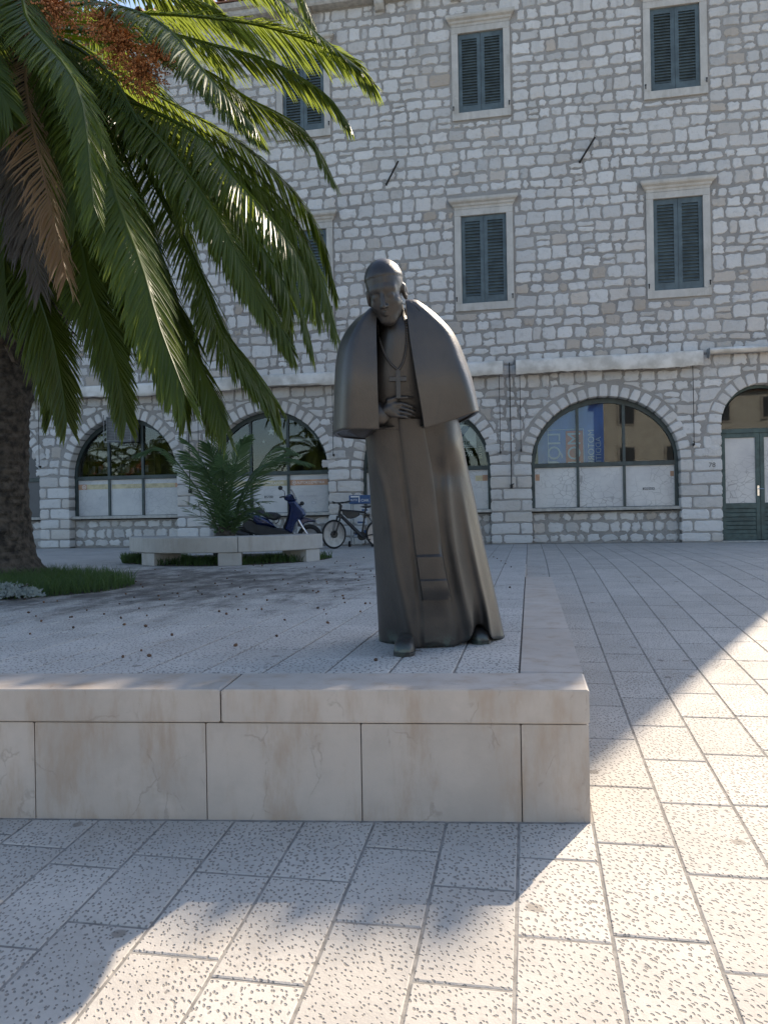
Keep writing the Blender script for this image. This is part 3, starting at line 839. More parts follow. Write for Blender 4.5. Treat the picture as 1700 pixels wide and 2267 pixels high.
# window B: AKUMULATORI, AUTOKOZMETIKA and makers' marks
band(WB_, xb_[0]+.02, xb_[1]-.04, 1.50, 1.64, 'print_yellow'); band(WB_, xb_[1]+.035, xb_[2]-.035, 1.50, 1.64, 'print_yellow'); band(WB_, xb_[2]+.035, xb_[3]-.01, 1.50, 1.64, 'print_orange')
arrow(WB_, xb_[1]+.15, 1.57, .05); arrow(WB_, xb_[2]+.14, 1.57, .05)
TY = YF-.003
place_text('print_lettering', 'AKUMULATORI', .088, (xb_[1]+.23, TY, 1.54), EX, EZ, 'print_white', WB_)
place_text('print_lettering', 'AUTOKOZMETIKA', .085, (xb_[2]+.21, TY, 1.54), EX, EZ, 'print_white', WB_)
def logo_box(parent, x, z, wd, hh, txt):
    on_face(parent, 'logo_print', x, x+wd, z, z+hh, YF, 'print_grey', .0015)
    place_text('print_lettering', txt, hh*.95, (x+.02, TY, z+hh*.15), EX, EZ, 'print_white', parent, shear=.2)
logo_box(WB_, xb_[1]+.33, 1.20, .23, .058, 'UPRAVO'); on_face(WB_, 'logo_print', xb_[1]+.34, xb_[1]+.55, 1.165, 1.172, YF, 'print_faint', .0015)
place_text('print_lettering', 'SONAX', .085, (xb_[2]+.44, TY, 1.20), EX, EZ, 'print_faint', WB_); on_face(WB_, 'logo_print', xb_[2]+.25, xb_[2]+.37, 1.215, 1.25, YF, 'print_faint', .0015)
on_face(WB_, 'logo_print', xb_[2]+.58, xb_[2]+.70, 1.03, 1.095, YF, 'print_faint', .0015); place_text('print_lettering', 'MB', .05, (xb_[2]+.602, TY, 1.045), EX, EZ, 'print_white', WB_)
on_face(WB_, 'logo_print', xb_[2]+.40, xb_[2]+.66, 1.345, 1.352, YF, 'print_faint', .0015)
on_face(WB_, 'logo_print', xb_[0]+.55, xb_[0]+.80, 1.21, 1.23, YF, 'print_grey', .0015)
def star(parent, x, z, r_):
    m = MB(); m.face(m.verts([(x+(r_ if i % 2 == 0 else r_*.4)*math.sin(PI*i/5), FY+.02, z+(r_ if i % 2 == 0 else r_*.4)*math.cos(PI*i/5)) for i in range(10)]))
    m.build('star', 'print_white', parent)
star(WB_, -6.32, 2.86, .11); star(WB_, -6.52, 2.62, .05)
m = MB(); m.box((-5.72, 1.2, 2.72), (.95, .06, .045)); m.build('ceiling_lamp', 'print_white', WB_)
# window C: oil sign, partly behind the statue
on_face(WC_, 'oil_sign', -2.25, -1.22, 2.30, 2.86, FY+.03, 'print_white', .012)
SYF = FY+.021
def poly_face(parent, name, pts, mat, y): 
    m = MB(); m.face(m.verts([(x, y, z) for x, z in pts])); return m.build(name, mat, parent)
poly_face(WC_, 'emblem', [(-1.88, 2.82), (-1.70, 2.82), (-1.60, 2.56), (-1.72, 2.56)], 'sign_red', SYF); poly_face(WC_, 'emblem', [(-1.72, 2.555), (-1.545, 2.555), (-1.34, 2.82), (-1.53, 2.82)], 'sign_blue', SYF)
place_text('print_lettering', 'Valvoline', .19, (-2.07, SYF, 2.375), EX, EZ, 'print_black', WC_, shear=.25)
on_face(WC_, 'sign_rule', -2.1, -1.25, 2.325, 2.34, SYF, 'print_black', .002)
place_text('print_lettering', 'MOTOR', .18, (-1.97, FY+.02, 2.10), EX, EZ, 'print_white', WC_, shear=.3); place_text('print_lettering', 'OIL', .17, (-1.80, FY+.02, 1.94), EX, EZ, 'print_white', WC_, shear=.3)
place_text('print_lettering', 'Know the Future', .055, (-1.72, FY+.02, 2.93), EX, EZ, 'print_white', WC_)
place_text('print_lettering', 'HILDE', .11, (-1.17, FY+.02, 2.33), (0, 0, -1), EX, 'print_yellow', WC_)
band(WC_, xc_[3]-.30, xc_[3]-.13, 1.50, 1.63, 'print_yellow'); band(WC_, xc_[3]-.128, xc_[3]-.005, 1.50, 1.64, 'print_orange')
place_text('print_lettering', 'SPEEDY CLEANER', .04, (xc_[3]-.47, TY, 1.33), EX, EZ, 'print_faint', WC_)
# window D: blue banner hanging inside, seen from its back so that its words are mirrored
BY = FY+.10
bm_ = MB(); nb = 18
A = []
for i in range(nb+1):
    x = .22+1.50*i/nb; A.append([(x, BY+.02+.016*math.sin(i*1.3)+.01*math.sin(i*.5), z) for z in (1.87, 3.34)])
bm_.loft(A, closed=False, cap=False)
ban = bm_.build('banner', 'banner_blue', WD_, smooth=True)
LX, LZ = Vector((0, 0, -1)), Vector((-1, 0, 0))
on_face(WD_, 'banner_print', .86, 1.25, 1.875, 2.62, BY-.012, 'banner_red', .003)
for x0, x1, z0, z1 in ((.45, .462, 1.875, 2.66), (.45, 1.27, 2.65, 2.662), (1.258, 1.27, 1.875, 2.66)): on_face(WD_, 'banner_print', x0, x1, z0, z1, BY-.013, 'banner_text', .003)
BTY = BY-.016
place_text('banner_lettering', 'LIQUI', .42, (.50, BTY, 2.60), LX, EX, 'banner_text', WD_)
place_text('banner_lettering', 'MOLY', .42, (.90, BTY, 2.60), LX, EX, 'banner_text', WD_)
place_text('banner_lettering', 'MOTORENÖL', .20, (1.33, BTY, 2.64), LX, EX, 'banner_text', WD_)
place_text('banner_lettering', 'ADDITIVE', .18, (1.53, BTY, 2.46), LX, EX, 'banner_text', WD_)
for o in [q for q in WD_.children if q.name.startswith('banner_lettering')]:   # mirror the words in their own height, as seen from the back
    zs_ = [v.co.x for v in o.data.vertices]; mid = (min(zs_)+max(zs_))/2
    for v in o.data.vertices: v.co.x = 2*mid-v.co.x
logo_box(WD_, 2.55, 1.20, .26, .055, 'DEFENDA'); band(WD_, xd_[0]+.01, xd_[0]+.11, 1.47, 1.62, 'print_orange'); band(WD_, xd_[3]-.09, xd_[3]-.01, 1.50, 1.62, 'print_orange')
# goods on shelves in window A
m = MB()
for z in (1.95, 2.30, 2.62): m.box((-10.6, .75, z), (2.0, .3, .02))
for x in (-11.55, -10.6, -9.65): m.box((x, .8, 2.2), (.03, .3, 1.3))
m.build('shelf_unit', 'shelf_wood', WA_)
m = MB()
for z in (1.96, 2.31, 2.63):
    x = -11.5
    while x < -9.8:
        wd, hh = random.uniform(.05, .12), random.uniform(.12, .24); m.box((x, .72, z+hh/2), (wd, .1, hh)); x += wd+random.uniform(.01, .12)
stuff(m.build('goods', 'goods', WA_))

# --- the door at number 78
a, b = DOOR; c, r_ = (a+b)/2, (b-a)/2
m = MB(); o_ = arch_pts(a+.005, b-.005, DSPR, DRISE-.015, .02, 24); i_ = arch_pts(a+.06, b-.06, DSPR, DRISE-.075, .02, 24)
A, B, A2, B2 = [m.verts([(x, y, z) for x, z in pl]) for y, pl in ((FY-.05, o_), (FY-.05, i_), (FY+.05, o_), (FY+.05, i_))]
for k in range(len(o_)-1):
    q = k+1; m.face((A[k], A[q], B[q], B[k])); m.face((B[k], B[q], B2[q], B2[k])); m.face((A[q], A[k], A2[k], A2[q]))
m.box((c, FY, 2.47), (2*r_-.11, .09, .10), bev=.006)
dr = m.build('double_door', 'door_paint', BLD)
gm = half_disc(a+.06, b-.06, c, r_-.055, 2.525, DSPR+DRISE-.09-2.525, FY+.01); gm.build('pane', 'shop_glass', dr)
for x0, x1, hx in ((a+.06, c-.004, c-.05), (c+.004, b-.06, None)):
    m = MB(); s_ = .085
    m.box((x0+s_/2, FY, 1.23), (s_, .05, 2.38), bev=.005); m.box((x1-s_/2, FY, 1.23), (s_, .05, 2.38), bev=.005)
    for zc, hh in ((.10, .14), (.80, .12), (2.37, .10)): m.box(((x0+x1)/2, FY, zc), (x1-x0-2*s_, .046, hh), bev=.004)
    m.build('door_leaf', 'door_paint', dr)
    for k in range(6):
        z_ = .17+.095*k; mm = MB(); mm.box(((x0+x1)/2, FY+.004, z_+.047), (x1-x0-2*s_, .024, .088), bev=.006, M=None); mm.build('board', 'door_paint', dr)
    on_face(dr, 'film_panel', x0+s_, x1-s_, .86, 2.32, FY+.01, 'cracked_film', .004, (1., 0, 0))
m = MB(); m.box((c-.045, FY-.03, 1.13), (.04, .01, .23), bev=.003); m.tube([(c-.045, FY-.03, 1.17), (c-.045, FY-.075, 1.17), (c+.065, FY-.075, 1.165)], .009, 8); m.build('door_handle', 'chrome', dr)
m = MB(); m.box((c, .18, .012), (2*r_, .36, .03), bev=.006); m.build('threshold', 'sill_stone', dr)
place_text('house_number', '78', .15, (3.905, -.0275, 1.665), EX, EZ, 'carved_grey', BLD)

# --- eaves: moulded stone course, corbels and clay tiles
m = MB(); m.tint = (.4, .2, 0)
prof = [(.02, 12.98), (-.22, 13.00), (-.25, 13.05), (-.25, 13.13), (-.32, 13.16), (-.34, 13.24), (-.34, 13.28), (.02, 13.28)]
m.loft([[(x, y, z) for y, z in prof] for x in (XL-.1, XR+.01)]); m.build('eaves_course', 'sill_stone', BLD)
x = -15.9
while x < XR:
    m = MB(); m.tint = (random.random(), 0, 0); m.loft([[(x+sx, y, z) for y, z in ((.02, 12.74), (-.10, 12.76), (-.19, 12.86), (-.21, 12.97), (.02, 12.97))] for sx in (-.11, .11)]); m.build('corbel', 'sill_stone', BLD); x += 1.8
m = MB(); m.loft([[(x, -.36, 13.30), (x, 5.0, 14.6), (x, 5.0, 14.75), (x, -.36, 13.34)] for x in (XL-.15, XR+.01)])
m.loft([[(x, 5.0, 14.6), (x, 10.4, 13.3), (x, 10.4, 13.34), (x, 5.0, 14.75)] for x in (XL-.15, XR+.01)])
m.build('roof', 'roof_clay', BLD)
def tile_me():
    m = MB(); R_ = []
    for y, rr_, zz in ((-.46, .105, 0), (.02, .085, .13)):
        out = [(rr_*math.cos(PI*k/7), y, zz+rr_*1.05*math.sin(PI*k/7)) for k in range(8)]; inn = [((rr_-.016)*math.cos(PI*k/7), y, zz+(rr_-.016)*1.05*math.sin(PI*k/7)) for k in range(7, -1, -1)]
        R_.append(out+inn)
    m.loft(R_); return m.mesh('roof_tile', True, 50)
TILE = tile_me(); k = 0; x = XL
while x < XR-.06:
    obj('roof_tile', TILE, 'roof_clay', BLD, (x+random.uniform(-.008, .008), random.uniform(-.012, .012), 13.335)).rotation_euler = (0, random.uniform(-.03, .03), random.uniform(-.03, .03)); x += .265
m = MB()
x = XL
while x < XR-.06:
    for k in range(1, 12):
        t_ = k*.46; R_ = []
        for y, rr_, zz in ((-.46, .105, 0), (.06, .085, .14)): R_.append([(x+rr_*math.cos(PI*q/4), y+t_, 13.335+zz+t_*.245+rr_*math.sin(PI*q/4)) for q in range(5)])
        m.loft(R_, False, False)
    x += .265
stuff(m.build('roof_tile', 'roof_clay', BLD))
# ------------------------------------------------------------------ sculpted shapes: surface nets over a signed distance field
def surface_nets(f, lo, hi, h):
    lo, hi = np.array(lo, float), np.array(hi, float); n = np.ceil((hi-lo)/h).astype(int)+1
    ax = [lo[i]+h*np.arange(n[i]) for i in range(3)]
    X, Y, Z = np.meshgrid(*ax, indexing='ij'); D = f(X, Y, Z)
    ins = D < 0; s = [slice(0, -1), slice(1, None)]
    cnt = np.zeros(np.array(D.shape)-1); P = np.zeros((*cnt.shape, 3))
    cor = [(i, j, k) for i in (0, 1) for j in (0, 1) for k in (0, 1)]
    for a in cor:
        for b in cor:
            if sum(b)-sum(a) == 1 and all(q >= p for p, q in zip(a, b)):
                da = D[s[a[0]], s[a[1]], s[a[2]]]; db = D[s[b[0]], s[b[1]], s[b[2]]]
                cr = (da < 0) != (db < 0); t = np.where(cr, da/np.where(cr, da-db, 1), 0)
                for q in range(3): P[..., q] += np.where(cr, a[q]+t*(b[q]-a[q]), 0)
                cnt += cr
    act = cnt > 0; idx = -np.ones(cnt.shape, int); idx[act] = np.arange(act.sum())
    I = np.argwhere(act); V = lo+h*(I+P[act]/cnt[act][:, None])
    F = []
    for q in range(3):
        sa = [slice(None)]*3; sb = [slice(None)]*3; sa[q] = slice(0, -1); sb[q] = slice(1, None)
        E_ = np.argwhere(ins[tuple(sa)] != ins[tuple(sb)]); u, v = [(1, 2), (2, 0), (0, 1)][q]
        for e in E_:
            if e[u] < 1 or e[v] < 1 or e[u] >= cnt.shape[u] or e[v] >= cnt.shape[v] or e[q] >= cnt.shape[q]: continue
            c = [e.copy() for _ in range(4)]; c[1][u] -= 1; c[2][u] -= 1; c[2][v] -= 1; c[3][v] -= 1
            ids = [idx[tuple(w_)] for w_ in c]
            if min(ids) < 0: continue
            F.append(ids if ins[tuple(e)] else ids[::-1])
    m = MB(); m.v = [tuple(p) for p in V]; m.t = [(.5, 0, 0)]*len(m.v); m.f = [tuple(f_) for f_ in F]; return m
def ell(X, Y, Z, c, r_):
    x, y, z = (X-c[0])/r_[0], (Y-c[1])/r_[1], (Z-c[2])/r_[2]; k0 = np.sqrt(x*x+y*y+z*z)+1e-9
    k1 = np.sqrt((x/r_[0])**2+(y/r_[1])**2+(z/r_[2])**2)+1e-9; return k0*(k0-1)/k1
def cap(X, Y, Z, a, b, ra, rb=None):
    rb = ra if rb is None else rb
    a, b = np.array(a, float), np.array(b, float); d = b-a
    t = np.clip(((X-a[0])*d[0]+(Y-a[1])*d[1]+(Z-a[2])*d[2])/d.dot(d), 0, 1)
    return np.sqrt((X-a[0]-t*d[0])**2+(Y-a[1]-t*d[1])**2+(Z-a[2]-t*d[2])**2)-(ra+(rb-ra)*t)
def smin(a, b, k): h = np.clip(.5+.5*(b-a)/k, 0, 1); return b+(a-b)*h-k*h*(1-h)
def smax(a, b, k): return -smin(-a, -b, k)

# ------------------------------------------------------------------ statue (local axes: x to the viewer's right, y away, z up)
U0, D0 = .36, 4.75
loc = Rt*U0+Vector((-math.sin(YAW), math.cos(YAW), 0))*D0
ST = thing('bronze_statue', 'larger than life bronze statue of a bowed cleric in cape and cassock', 'statue', (loc.x, loc.y, 0), YAW)
def sx(u): return u-U0
TL = [(-.02, -.044), (.2, -.05), (.41, -.057), (.617, -.066), (.8, -.075), (1.027, -.086), (1.206, -.099), (1.26, -.10), (1.45, -.08), (1.62, -.045), (1.76, 0), (1.85, .045), (1.92, .055)]
TR = [(-.02, .75), (.1, .72), (.34, .664), (.667, .587), (.878, .542), (1.05, .499), (1.186, .47), (1.26, .455), (1.45, .38), (1.62, .30), (1.76, .23), (1.85, .14), (1.92, .12)]
TD = [(0, .35), (.5, .31), (1.0, .265), (1.25, .24), (1.5, .20), (1.76, .13), (1.85, .07), (1.92, .06)]
TYC = [(0, .05), (1.2, -.275), (1.32, -.335), (1.45, -.405), (1.6, -.465), (1.76, -.525), (1.85, -.56), (1.92, -.58)]
SLOPE = .24
A_ = [(.056, .137), (.494, .05), (.909, -.006), (1.214, -.105)]
FR1 = [(.079, .482), (.681, .373), (1.15, .333)]
FR2 = [(.0, .615), (.136, .597), (.743, .475), (1.0, .43)]
def gs(x, c, w_): return math.exp(-((x-c)/w_)**2)
def robe_pt(th, z, grow=0.):
    uL, uR, hd, yc = interp(TL, z), interp(TR, z), interp(TD, z), interp(TYC, z)
    a = (uR-uL)/2+grow; c = (uL+uR)/2; n = 2.5
    ct, st = math.cos(th), math.sin(th)
    x = math.copysign(abs(ct)**(2/n), ct)*a; y = math.copysign(abs(st)**(2/n), st)*(hd+grow)
    u = c+x
    fr = max(0., -st)**.6 if st < 0 else 0.                  # how much this point faces the front
    low = min(1., max(0., (1.27-z)/.33))
    if fr > 0:
        ra = interp(A_, z); dy = 0
        if u < ra: dy += min(.19, (ra-u)*1.1)*low            # left plane turns away from the ridge
        dy += -.014*gs(u, ra+.012, .02)*low
        r1 = interp(FR1, z); dy += (-.026*gs(u, r1+.01, .022)+.020*gs(u, r1-.05, .03))*low*(.35+.65*min(1, max(0, (1.15-z)/.6)))
        r2 = interp(FR2, z); dy += (-.026*gs(u, r2, .018)+.020*gs(u, r2-.05, .035)+.010*gs(u, r2+.05, .03))*low*min(1, max(0, (1.0-z)/.5))
        dy += -.060*gs(u, .40, .07)*gs(z, 1.17, .12)         # the hand kept under the cloth
        if u > .2: dy += .045*gs(z, 1.01, .07)*gs(u, .34, .10)*.6
        s1 = interp([(0, .215), (.309, .202), (.997, .119), (1.238, .085)], z); dy += .014*gs(u, s1-.014, .007)*low
        dy += -.02*gs(u, .28, .12)*max(0, (.18-z)/.18)
        y += dy*fr
    else:
        y += .012*math.sin(th*9+z*2)*low
    return Vector((sx(u), y+yc+SLOPE*(u-c), z))
def robe_front(u, z):
    lo_, hi_ = PI+.02, 2*PI-.02
    for _ in range(40):
        mid = (lo_+hi_)/2
        if robe_pt(mid, z).x < sx(u): lo_ = mid
        else: hi_ = mid
    return robe_pt((lo_+hi_)/2, z).y
m = MB(); rings = []
NZ, NT = 92, 190
for i in range(NZ+1):
    t = i/NZ; z0 = 1.92*t
    rg = []
    for j in range(NT):
        th = 2*PI*(j+.5)/NT
        p = robe_pt(th, z0); u = p.x+U0
        if z0 < .45 and math.sin(th) < 0:
            k = (1-z0/.45)**2
            lift = .125*math.exp(-abs((u-.552)/.062)**2.6)+.02*gs(u, .30, .08)+.012*math.sin(u*31)
            p.z += k*lift; p.y += -k*.02*gs(u, .50, .02)-k*.03*gs(u, .62, .03)+k*.025*gs(u, .555, .04)
        elif z0 < .45: p.z += (1-z0/.45)**2*.012*math.sin(th*11)
        p.z = max(p.z, .001)
        rg.append(p)
    rings.append(rg)
m.loft(rings, True, True)
m.build('cassock', 'bronze', ST, True)
# cape, open at the front
CL = [(1.17, -.259), (1.254, -.257), (1.412, -.249), (1.567, -.238), (1.669, -.222), (1.744, -.192), (1.807, -.145), (1.852, -.088), (1.88, -.03), (1.905, .02)]
CR = [(1.17, .552), (1.26, .534), (1.341, .518), (1.497, .490), (1.614, .456), (1.708, .417), (1.786, .378), (1.859, .325), (1.895, .28), (1.92, .21)]
CD = [(1.2, .275), (1.45, .26), (1.6, .23), (1.75, .185), (1.85, .135), (1.92, .075)]
CYC = [(1.2, -.345), (1.5, -.42), (1.75, -.47), (1.92, -.52)]
CIL = [(1.2, -.022), (1.53, -.028), (1.8, -.027), (1.92, .0)]
CIR = [(1.2, .226), (1.254, .218), (1.576, .168), (1.816, .14), (1.92, .135)]
CFE = [(1.17, .505), (1.316, .475), (1.447, .441), (1.6, .392), (1.751, .333), (1.842, .25), (1.92, .17)]
def chaikin(P, k):
    for _ in range(k):
        Q = [P[0]]
        for a, b in zip(P, P[1:]): Q += [(a[0]*.75+b[0]*.25, a[1]*.75+b[1]*.25), (a[0]*.25+b[0]*.75, a[1]*.25+b[1]*.75)]
        P = Q+[P[-1]]
    return P
def cape_section(z):
    uL, uR, hd, yc, fe = interp(CL, z), interp(CR, z), interp(CD, z), interp(CYC, z), interp(CFE, z)
    il, ir = interp(CIL, z), interp(CIR, z); c = (uL+uR)/2; fe = max(fe, ir+.01)
    def yf(u): return yc-hd-.012+SLOPE*.9*(u-c)+.02*(1-abs(u-c)/((uR-uL)/2))*min(1, max(0, (z-1.25)/.4))
    e = uR-fe; yr = yf(fe)
    P = [(ir, yf(ir)), (ir*.66+fe*.34, yf(ir*.66+fe*.34)), (ir*.33+fe*.67, yf(ir*.33+fe*.67)), (fe-.035, yf(fe-.035)), (fe+.012, yr+.006), (uR-e*.26, yr+e*1.35), (uR, yr+e*2.5), (uR-.02, max(yr+e*3.4, yc+hd*.55)), (c+(uR-c)*.55, yc+hd*1.05), (c, yc+hd*1.12), (c+(uL-c)*.55, yc+hd*.98), (uL+.02, yc+hd*.45), (uL, yc-hd*.15), (uL+.012, yc-hd*.66), (uL+.07, yf(uL+.07)+.01), (uL*.5+il*.5, yf(uL*.5+il*.5)), (il, yf(il))]
    return chaikin(P, 3)
m = MB(); rings = []
NZ = 54
def hem(u): return 1.222+max(0, u-.18)**1.2*.36
for i in range(NZ+1):
    t = i/NZ; z = 1.226+(1.918-1.226)*t; base = cape_section(z); rg = []
    zs2 = {}
    for k, (u, y) in enumerate(base):
        zz = z+(hem(u)-1.222)*(1-t)**1.5
        key = round(zz, 3)
        if key not in zs2: zs2[key] = cape_section(min(key, 1.918))
        u2, y2 = zs2[key][k]; rg.append((sx(u2), y2, zz))
    rings.append(rg)
m.loft(rings, False, False)
cp = m.build('cape', 'cape_bronze', ST, True)
hemr = rings[0]; n_h = len(hemr); il0, ir0 = hemr[-1], hemr[0]
m = MB(); ring = [(p[0]*.99, p[1]+.006, p[2]+.010) for p in hemr]
ring += [(il0[0]+(ir0[0]-il0[0])*k/6, robe_front(U0+il0[0]+(ir0[0]-il0[0])*k/6, 1.24)-.002, 1.236) for k in range(7)]
cc = m.vert((sum(p[0] for p in ring)/len(ring), sum(p[1] for p in ring)/len(ring), 1.27)); ids = m.verts(ring)
for k in range(len(ids)): m.face((ids[k], ids[(k+1) % len(ids)], cc))
m.build('cape_lining', 'bronze', ST)
so_ = cp.modifiers.new('thickness', 'SOLIDIFY'); so_.thickness = .022; so_.offset = -1
# head: bowed and leaning towards the viewer's right
def head_f(X, Y, Z):
    d = ell(X, Y, Z, (0, .018, .045), (.104, .130, .122))
    face = ell(X, Y, Z, (0, -.040, -.058), (.077, .088, .125))
    d = smin(d, face, .03)
    d = smin(d, ell(X, Y, Z, (0, -.085, -.150), (.036, .030, .028)), .03)
    ax_ = np.abs(X)
    d = smin(d, cap(ax_, Y, Z, (.060, -.010, -.080), (.024, -.082, -.148), .024, .018), .025)
    d = smin(d, cap(ax_, Y, Z, (.016, -.106, .024), (.055, -.084, .020), .009, .008), .040)       # brow
    d = smax(d, -ell(ax_, Y, Z, (.036, -.140, -.010), (.024, .022, .012)), .026)                    # eye hollow
    d = smin(d, ell(ax_, Y, Z, (.037, -.104, -.016), (.022, .012, .014)), .012)                     # closed lid
    d = smin(d, cap(X, Y, Z, (0, -.118, .012), (0, -.152, -.064), .009, .013), .008)                # nose
    d = smin(d, ell(ax_, Y, Z, (.012, -.135, -.066), (.012, .014, .009)), .008)
    d = smin(d, cap(ax_, Y, Z, (.0, -.127, -.098), (.022, -.117, -.101), .007, .004), .006)         # lips
    d = smin(d, cap(ax_, Y, Z, (.0, -.124, -.113), (.018, -.116, -.110), .008, .004), .006)
    d = smax(d, -cap(ax_, Y, Z, (.0, -.137, -.1055), (.026, -.122, -.1055), .0035), .004)
    d = smin(d, cap(ax_, Y, Z, (.050, -.074, -.055), (.058, -.055, -.060), .022), .04)              # cheek
    # ears
    e = smax(ell(ax_, Y, Z, (.104, .018, -.026), (.017, .026, .048)), -ell(ax_, Y, Z, (.120, .008, -.022), (.010, .014, .028)), .006)
    d = smin(d, e, .006)
    # skullcap: a slightly larger shell with a crisp rim
    c_s = ell(X, Y, Z, (0, .020, .046), (.1095, .1355, .1275)); rim = -(Z-.072+(.30)*(Y+.02))
    d = np.minimum(d, smax(c_s, rim, .002))
    # neck
    d = smin(d, cap(X, Y, Z, (0, .045, -.10), (-.01, .10, -.26), .068, .075), .03)
    return d
hm = surface_nets(head_f, (-.15, -.19, -.30), (.15, .20, .195), .0062)
HM = Matrix.Translation((sx(.027), -.69, 1.955)) @ Matrix.Scale(.94, 4) @ Matrix.Rotation(R(-13), 4, 'Z') @ Matrix.Rotation(R(-7), 4, 'Y') @ Matrix.Rotation(R(24), 4, 'X')
hm.v = [tuple((HM @ Vector(p)*1.0)) for p in hm.v]
hm.build('head', 'bronze', ST, True)
# collar
m = MB(); 
m.loft([[(sx(.068)+(.080-k*.004)*math.cos(a), -.535+.072*math.sin(a)-(z-1.8)*.35, z) for a in [2*PI*i/28 for i in range(28)]] for k, z in enumerate((1.74, 1.80, 1.835, 1.85))], True, True)
m.build('collar', 'bronze', ST, True)
# hand laid on the breast; the cuff and forearm reach it from under the left panel
ang = R(-9)
def hand_f(X, Y, Z):
    d = ell(X, Y, Z, (.030, .0, .0), (.048, .020, .050))
    d = smin(d, cap(X, Y, Z, (.03, .0, .022), (.072, -.004, .030), .019, .015), .012)
    d = smin(d, cap(X, Y, Z, (.03, .0, -.022), (.070, -.002, -.034), .018, .014), .012)
    for k, (zz, l1, l2, l3, tl) in enumerate(((.036, .045, .031, .022, -.012), (.013, .048, .035, .024, -.012), (-.011, .045, .033, .022, -.008), (-.035, .036, .025, .018, -.002))):
        x0 = .070-.004*abs(k-1); p0 = (x0, -.003, zz); p1 = (x0+l1, -.012, zz+tl*.5); p2 = (x0+l1+l2, -.009, zz+tl); p3 = (x0+l1+l2+l3, .002, zz+tl*1.25)
        f = smin(cap(X, Y, Z, p0, p1, .0105, .0095), cap(X, Y, Z, p1, p2, .0095, .0085), .003); f = smin(f, cap(X, Y, Z, p2, p3, .0086, .0070), .003)
        d = smin(d, f, .0045)
    t = smin(cap(X, Y, Z, (.005, -.006, .038), (.055, -.010, .064), .016, .012), cap(X, Y, Z, (.055, -.010, .064), (.108, -.004, .074), .0115, .010), .005); t = smin(t, cap(X, Y, Z, (.108, -.004, .074), (.142, .004, .078), .010, .007), .004)
    d = smin(d, t, .010)
    d = smin(d, cap(X, Y, Z, (.01, .004, -.01), (-.075, .03, -.055), .028, .034), .02)
    return d
hb = surface_nets(hand_f, (-.12, -.05, -.10), (.20, .075, .11), .0036)
yh = robe_front(.09, 1.34)
HMt = Matrix.Translation((sx(.022), yh-.030, 1.348)) @ Matrix.Scale(.95, 4) @ Matrix.Rotation(R(9), 4, 'Y') @ Matrix.Rotation(R(6), 4, 'Z')
hb.v = [tuple(HMt @ Vector(p)) for p in hb.v]
hb.build('hand', 'bronze', ST, True)
m = MB()
m.tube([(sx(.015), yh-.025, 1.335), (sx(-.03), yh+.0, 1.305), (sx(-.11), yh+.07, 1.275), (sx(-.16), yh+.17, 1.32)], [.052, .062, .078, .09], 20)
m.build('sleeve', 'bronze', ST, True)
# sash, seam, pectoral cross and chain
m = MB(); rows = []
SL = [(.28, .207), (.536, .172), (.997, .121), (1.27, .085)]; SR = [(.286, .376), (.536, .33), (1.043, .267), (1.27, .22)]
zs_ = [1.29, 1.2, 1.05, .9, .75, .62, .545, .53, .50, .45, .405, .395, .36, .32, .288, .28]
for z in zs_:
    L_, R__ = interp(SL, z), interp(SR, z)
    th = .016 if z > .54 else (.032 if z > .40 else .044)
    if z < .29: th = .020
    pr = [(L_+.004, .015), (L_, -th*.5), (L_+.008, -th)]+[(L_+(R__-L_)*k/6, -th-.004*math.sin(PI*k/6)) for k in range(1, 6)]+[(R__-.008, -th), (R__, -th*.5), (R__-.004, .015)]
    mid = [robe_front(L_+(R__-L_)*k/6, z) for k in range(7)]
    base = min(mid)
    rows.append([(sx(u), base*.5+robe_front(u, z)*.5+dy, z) for u, dy in pr])
m.loft(rows, False, False); m.face([k for k in range(len(m.v)-11, len(m.v))]); m.build('sash', 'bronze', ST, True, 40)
m = MB(); yc_ = robe_front(.088, 1.47)-.012
def cross_box(u0, u1, z0, z1, t): m.box((sx((u0+u1)/2), yc_, (z0+z1)/2), (u1-u0, t, z1-z0), bev=.003)
cross_box(.076, .100, 1.39, 1.545, .020); cross_box(.042, .0755, 1.482, 1.508, .019); cross_box(.1005, .133, 1.482, 1.508, .019)
m.build('pectoral_cross', 'bronze', ST)
m = MB()
cpts = []
for (u0, z0), (u1, z1), (u2, z2) in (((-.016, 1.80), (-.006, 1.60), (.086, 1.545)), ((.136, 1.80), (.146, 1.60), (.090, 1.545))):
    for i in range(26):
        t = i/25; u = (1-t)**2*u0+2*t*(1-t)*u1+t*t*u2; z = (1-t)**2*z0+2*t*(1-t)*z1+t*t*z2; m.ball((sx(u), robe_front(u, z)-.004, z), .0075, 6, 3)
stuff(m.build('chain', 'bronze', ST, True))
# shoes
def shoe(u, y, rz_):
    m = MB(); out = [(-.052, .14), (-.056, .02), (-.060, -.06), (-.054, -.115), (-.034, -.14), (.034, -.14), (.054, -.115), (.060, -.06), (.056, .02), (.052, .14)]
    M = Matrix.Rotation(rz_, 3, 'Z'); R_ = []
    for z, e, sh in ((.001, 1.0, 0), (.020, 1.02, 0), (.022, .95, 0), (.045, .93, 0), (.068, .85, .012), (.085, .66, .04)):
        R_.append([tuple(M @ Vector((x*e, yy*e+sh, z))+Vector((sx(u), y, 0))) for x, yy in out])
    m.loft(R_); m.build('shoe', 'bronze', ST, True, 45)
shoe(.105, -.44, R(-6)); shoe(.54, -.10, R(12))

